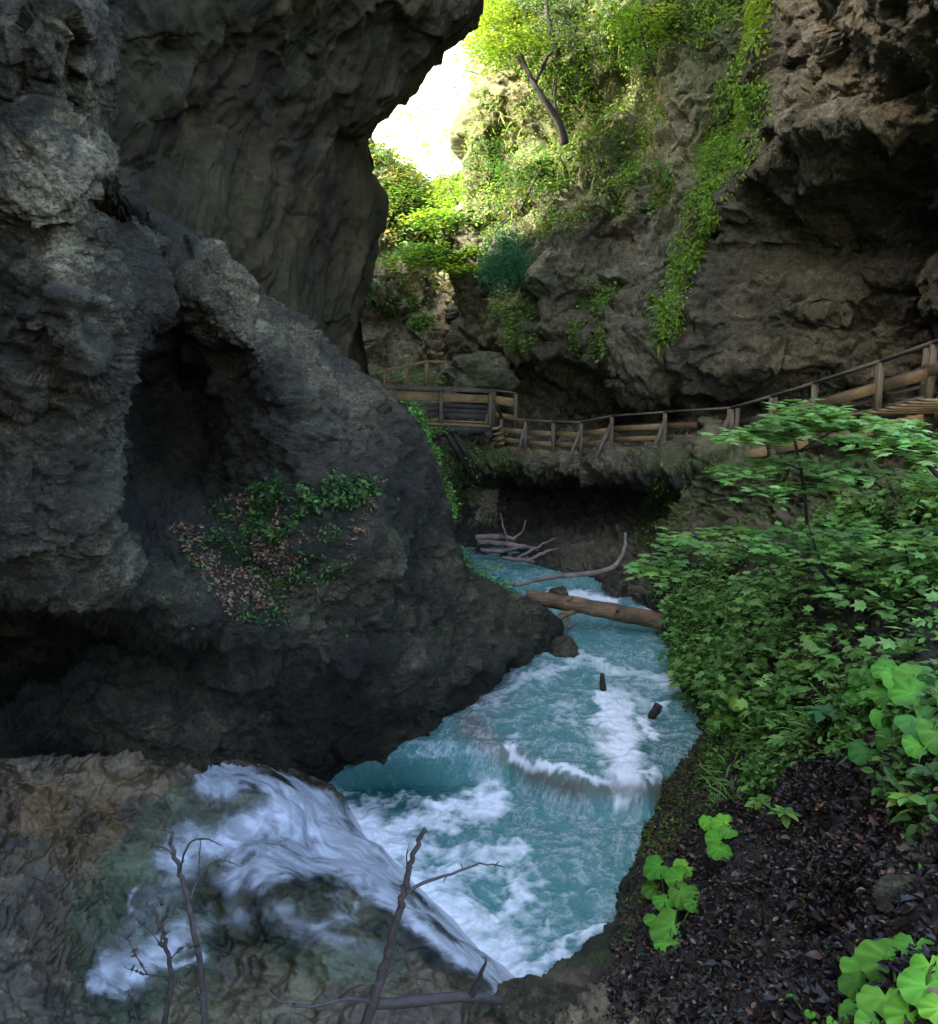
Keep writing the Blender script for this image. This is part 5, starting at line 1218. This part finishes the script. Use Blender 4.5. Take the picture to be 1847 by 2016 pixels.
# raised footbridge on the left
bp_ = [(700, 760, 25.2), (778, 764, 25.4), (868, 767, 25.7), (966, 772, 26)]
BP = [pnt(*p) for p in bp_]
t = thing('footbridge', tuple(BP[-1] - UP * 1.1), 'raised wooden footbridge crossing the gorge behind the left buttress', 'footbridge')
railing(t, BP, 1.08, boards=((0.22, .26), (0.9, .05)), rail=(0.16, 0.09), pmat='rail', off=0.06)
for q in (0.45, 0.6, 0.75):
    for a, b in zip(BP[:-1], BP[1:]):
        part('dark_board', t, *beam(a - UP * 1.08 * q + np.array([0, 0.12, 0]), b - UP * 1.08 * q + np.array([0, .12, 0]), 0.03, 0.13), M['beam'])
deck(t, BP, 1.1, 1.3)
farB = [p + np.array([0.15, 1.35, 0.03]) for p in BP] + [pnt(1016, 774, 27.4)]
railing(t, farB, 1.08, boards=((0.3, .28), (0.75, .12)), rail=(0.1, .06))
# short steps down to the boardwalk
part('stair_rail', t, *beam(BP[-1], RP[0] + UP * 0.02, 0.09, 0.06), M['post'])
for q in range(5):
    c = BP[-1] + (RP[0] - BP[-1]) * (q + .5) / 5 - UP * 1.1
    part('step', t, *beam(c, c + np.array([0.35, 1.1, 0]), 0.25, 0.05), M['board'])
for x0, x1 in ((872, 925), (885, 940)):
    part('strut', t, *beam(pnt(x0, 838, 25.9), pnt(x1, 930, 26.6), 0.16, 0.16), M['beam'])
part('brace', t, *beam(pnt(966, 800, 26), pnt(945, 872, 26.2), 0.09, 0.09), M['rail'])
part('brace', t, *beam(pnt(988, 850, 26.9), pnt(962, 890, 26.8), 0.09, 0.09), M['rail'])
part('cross_beam', t, *beam(BP[2] - UP * 1.35 + np.array([-.1, -.2, 0]), BP[2] - UP * 1.35 + np.array([0.2, 1.6, 0]), 0.2, 0.2), M['beam'])
part('cross_beam', t, *beam(BP[3] - UP * 1.35 + np.array([-.1, -.2, 0]), BP[3] - UP * 1.35 + np.array([0.2, 1.6, 0]), 0.2, 0.2), M['beam'])
# farther railing
fr = [(660, 756, 30), (757, 730, 30.2), (800, 721, 30.3), (840, 712, 30.4), (880, 713, 30.2)]
FRp = [pnt(*p) for p in fr]
t = thing('path_railing', tuple(FRp[1] - UP * 0.9), 'thin brown railing of the higher path seen beyond the footbridge', 'railing')
railing(t, FRp, 0.85, boards=((0.5, .06), (0.9, .06)), rail=(0.12, .10), bmat='board', pmat='board', rmat='board', deckdrop=0.05)
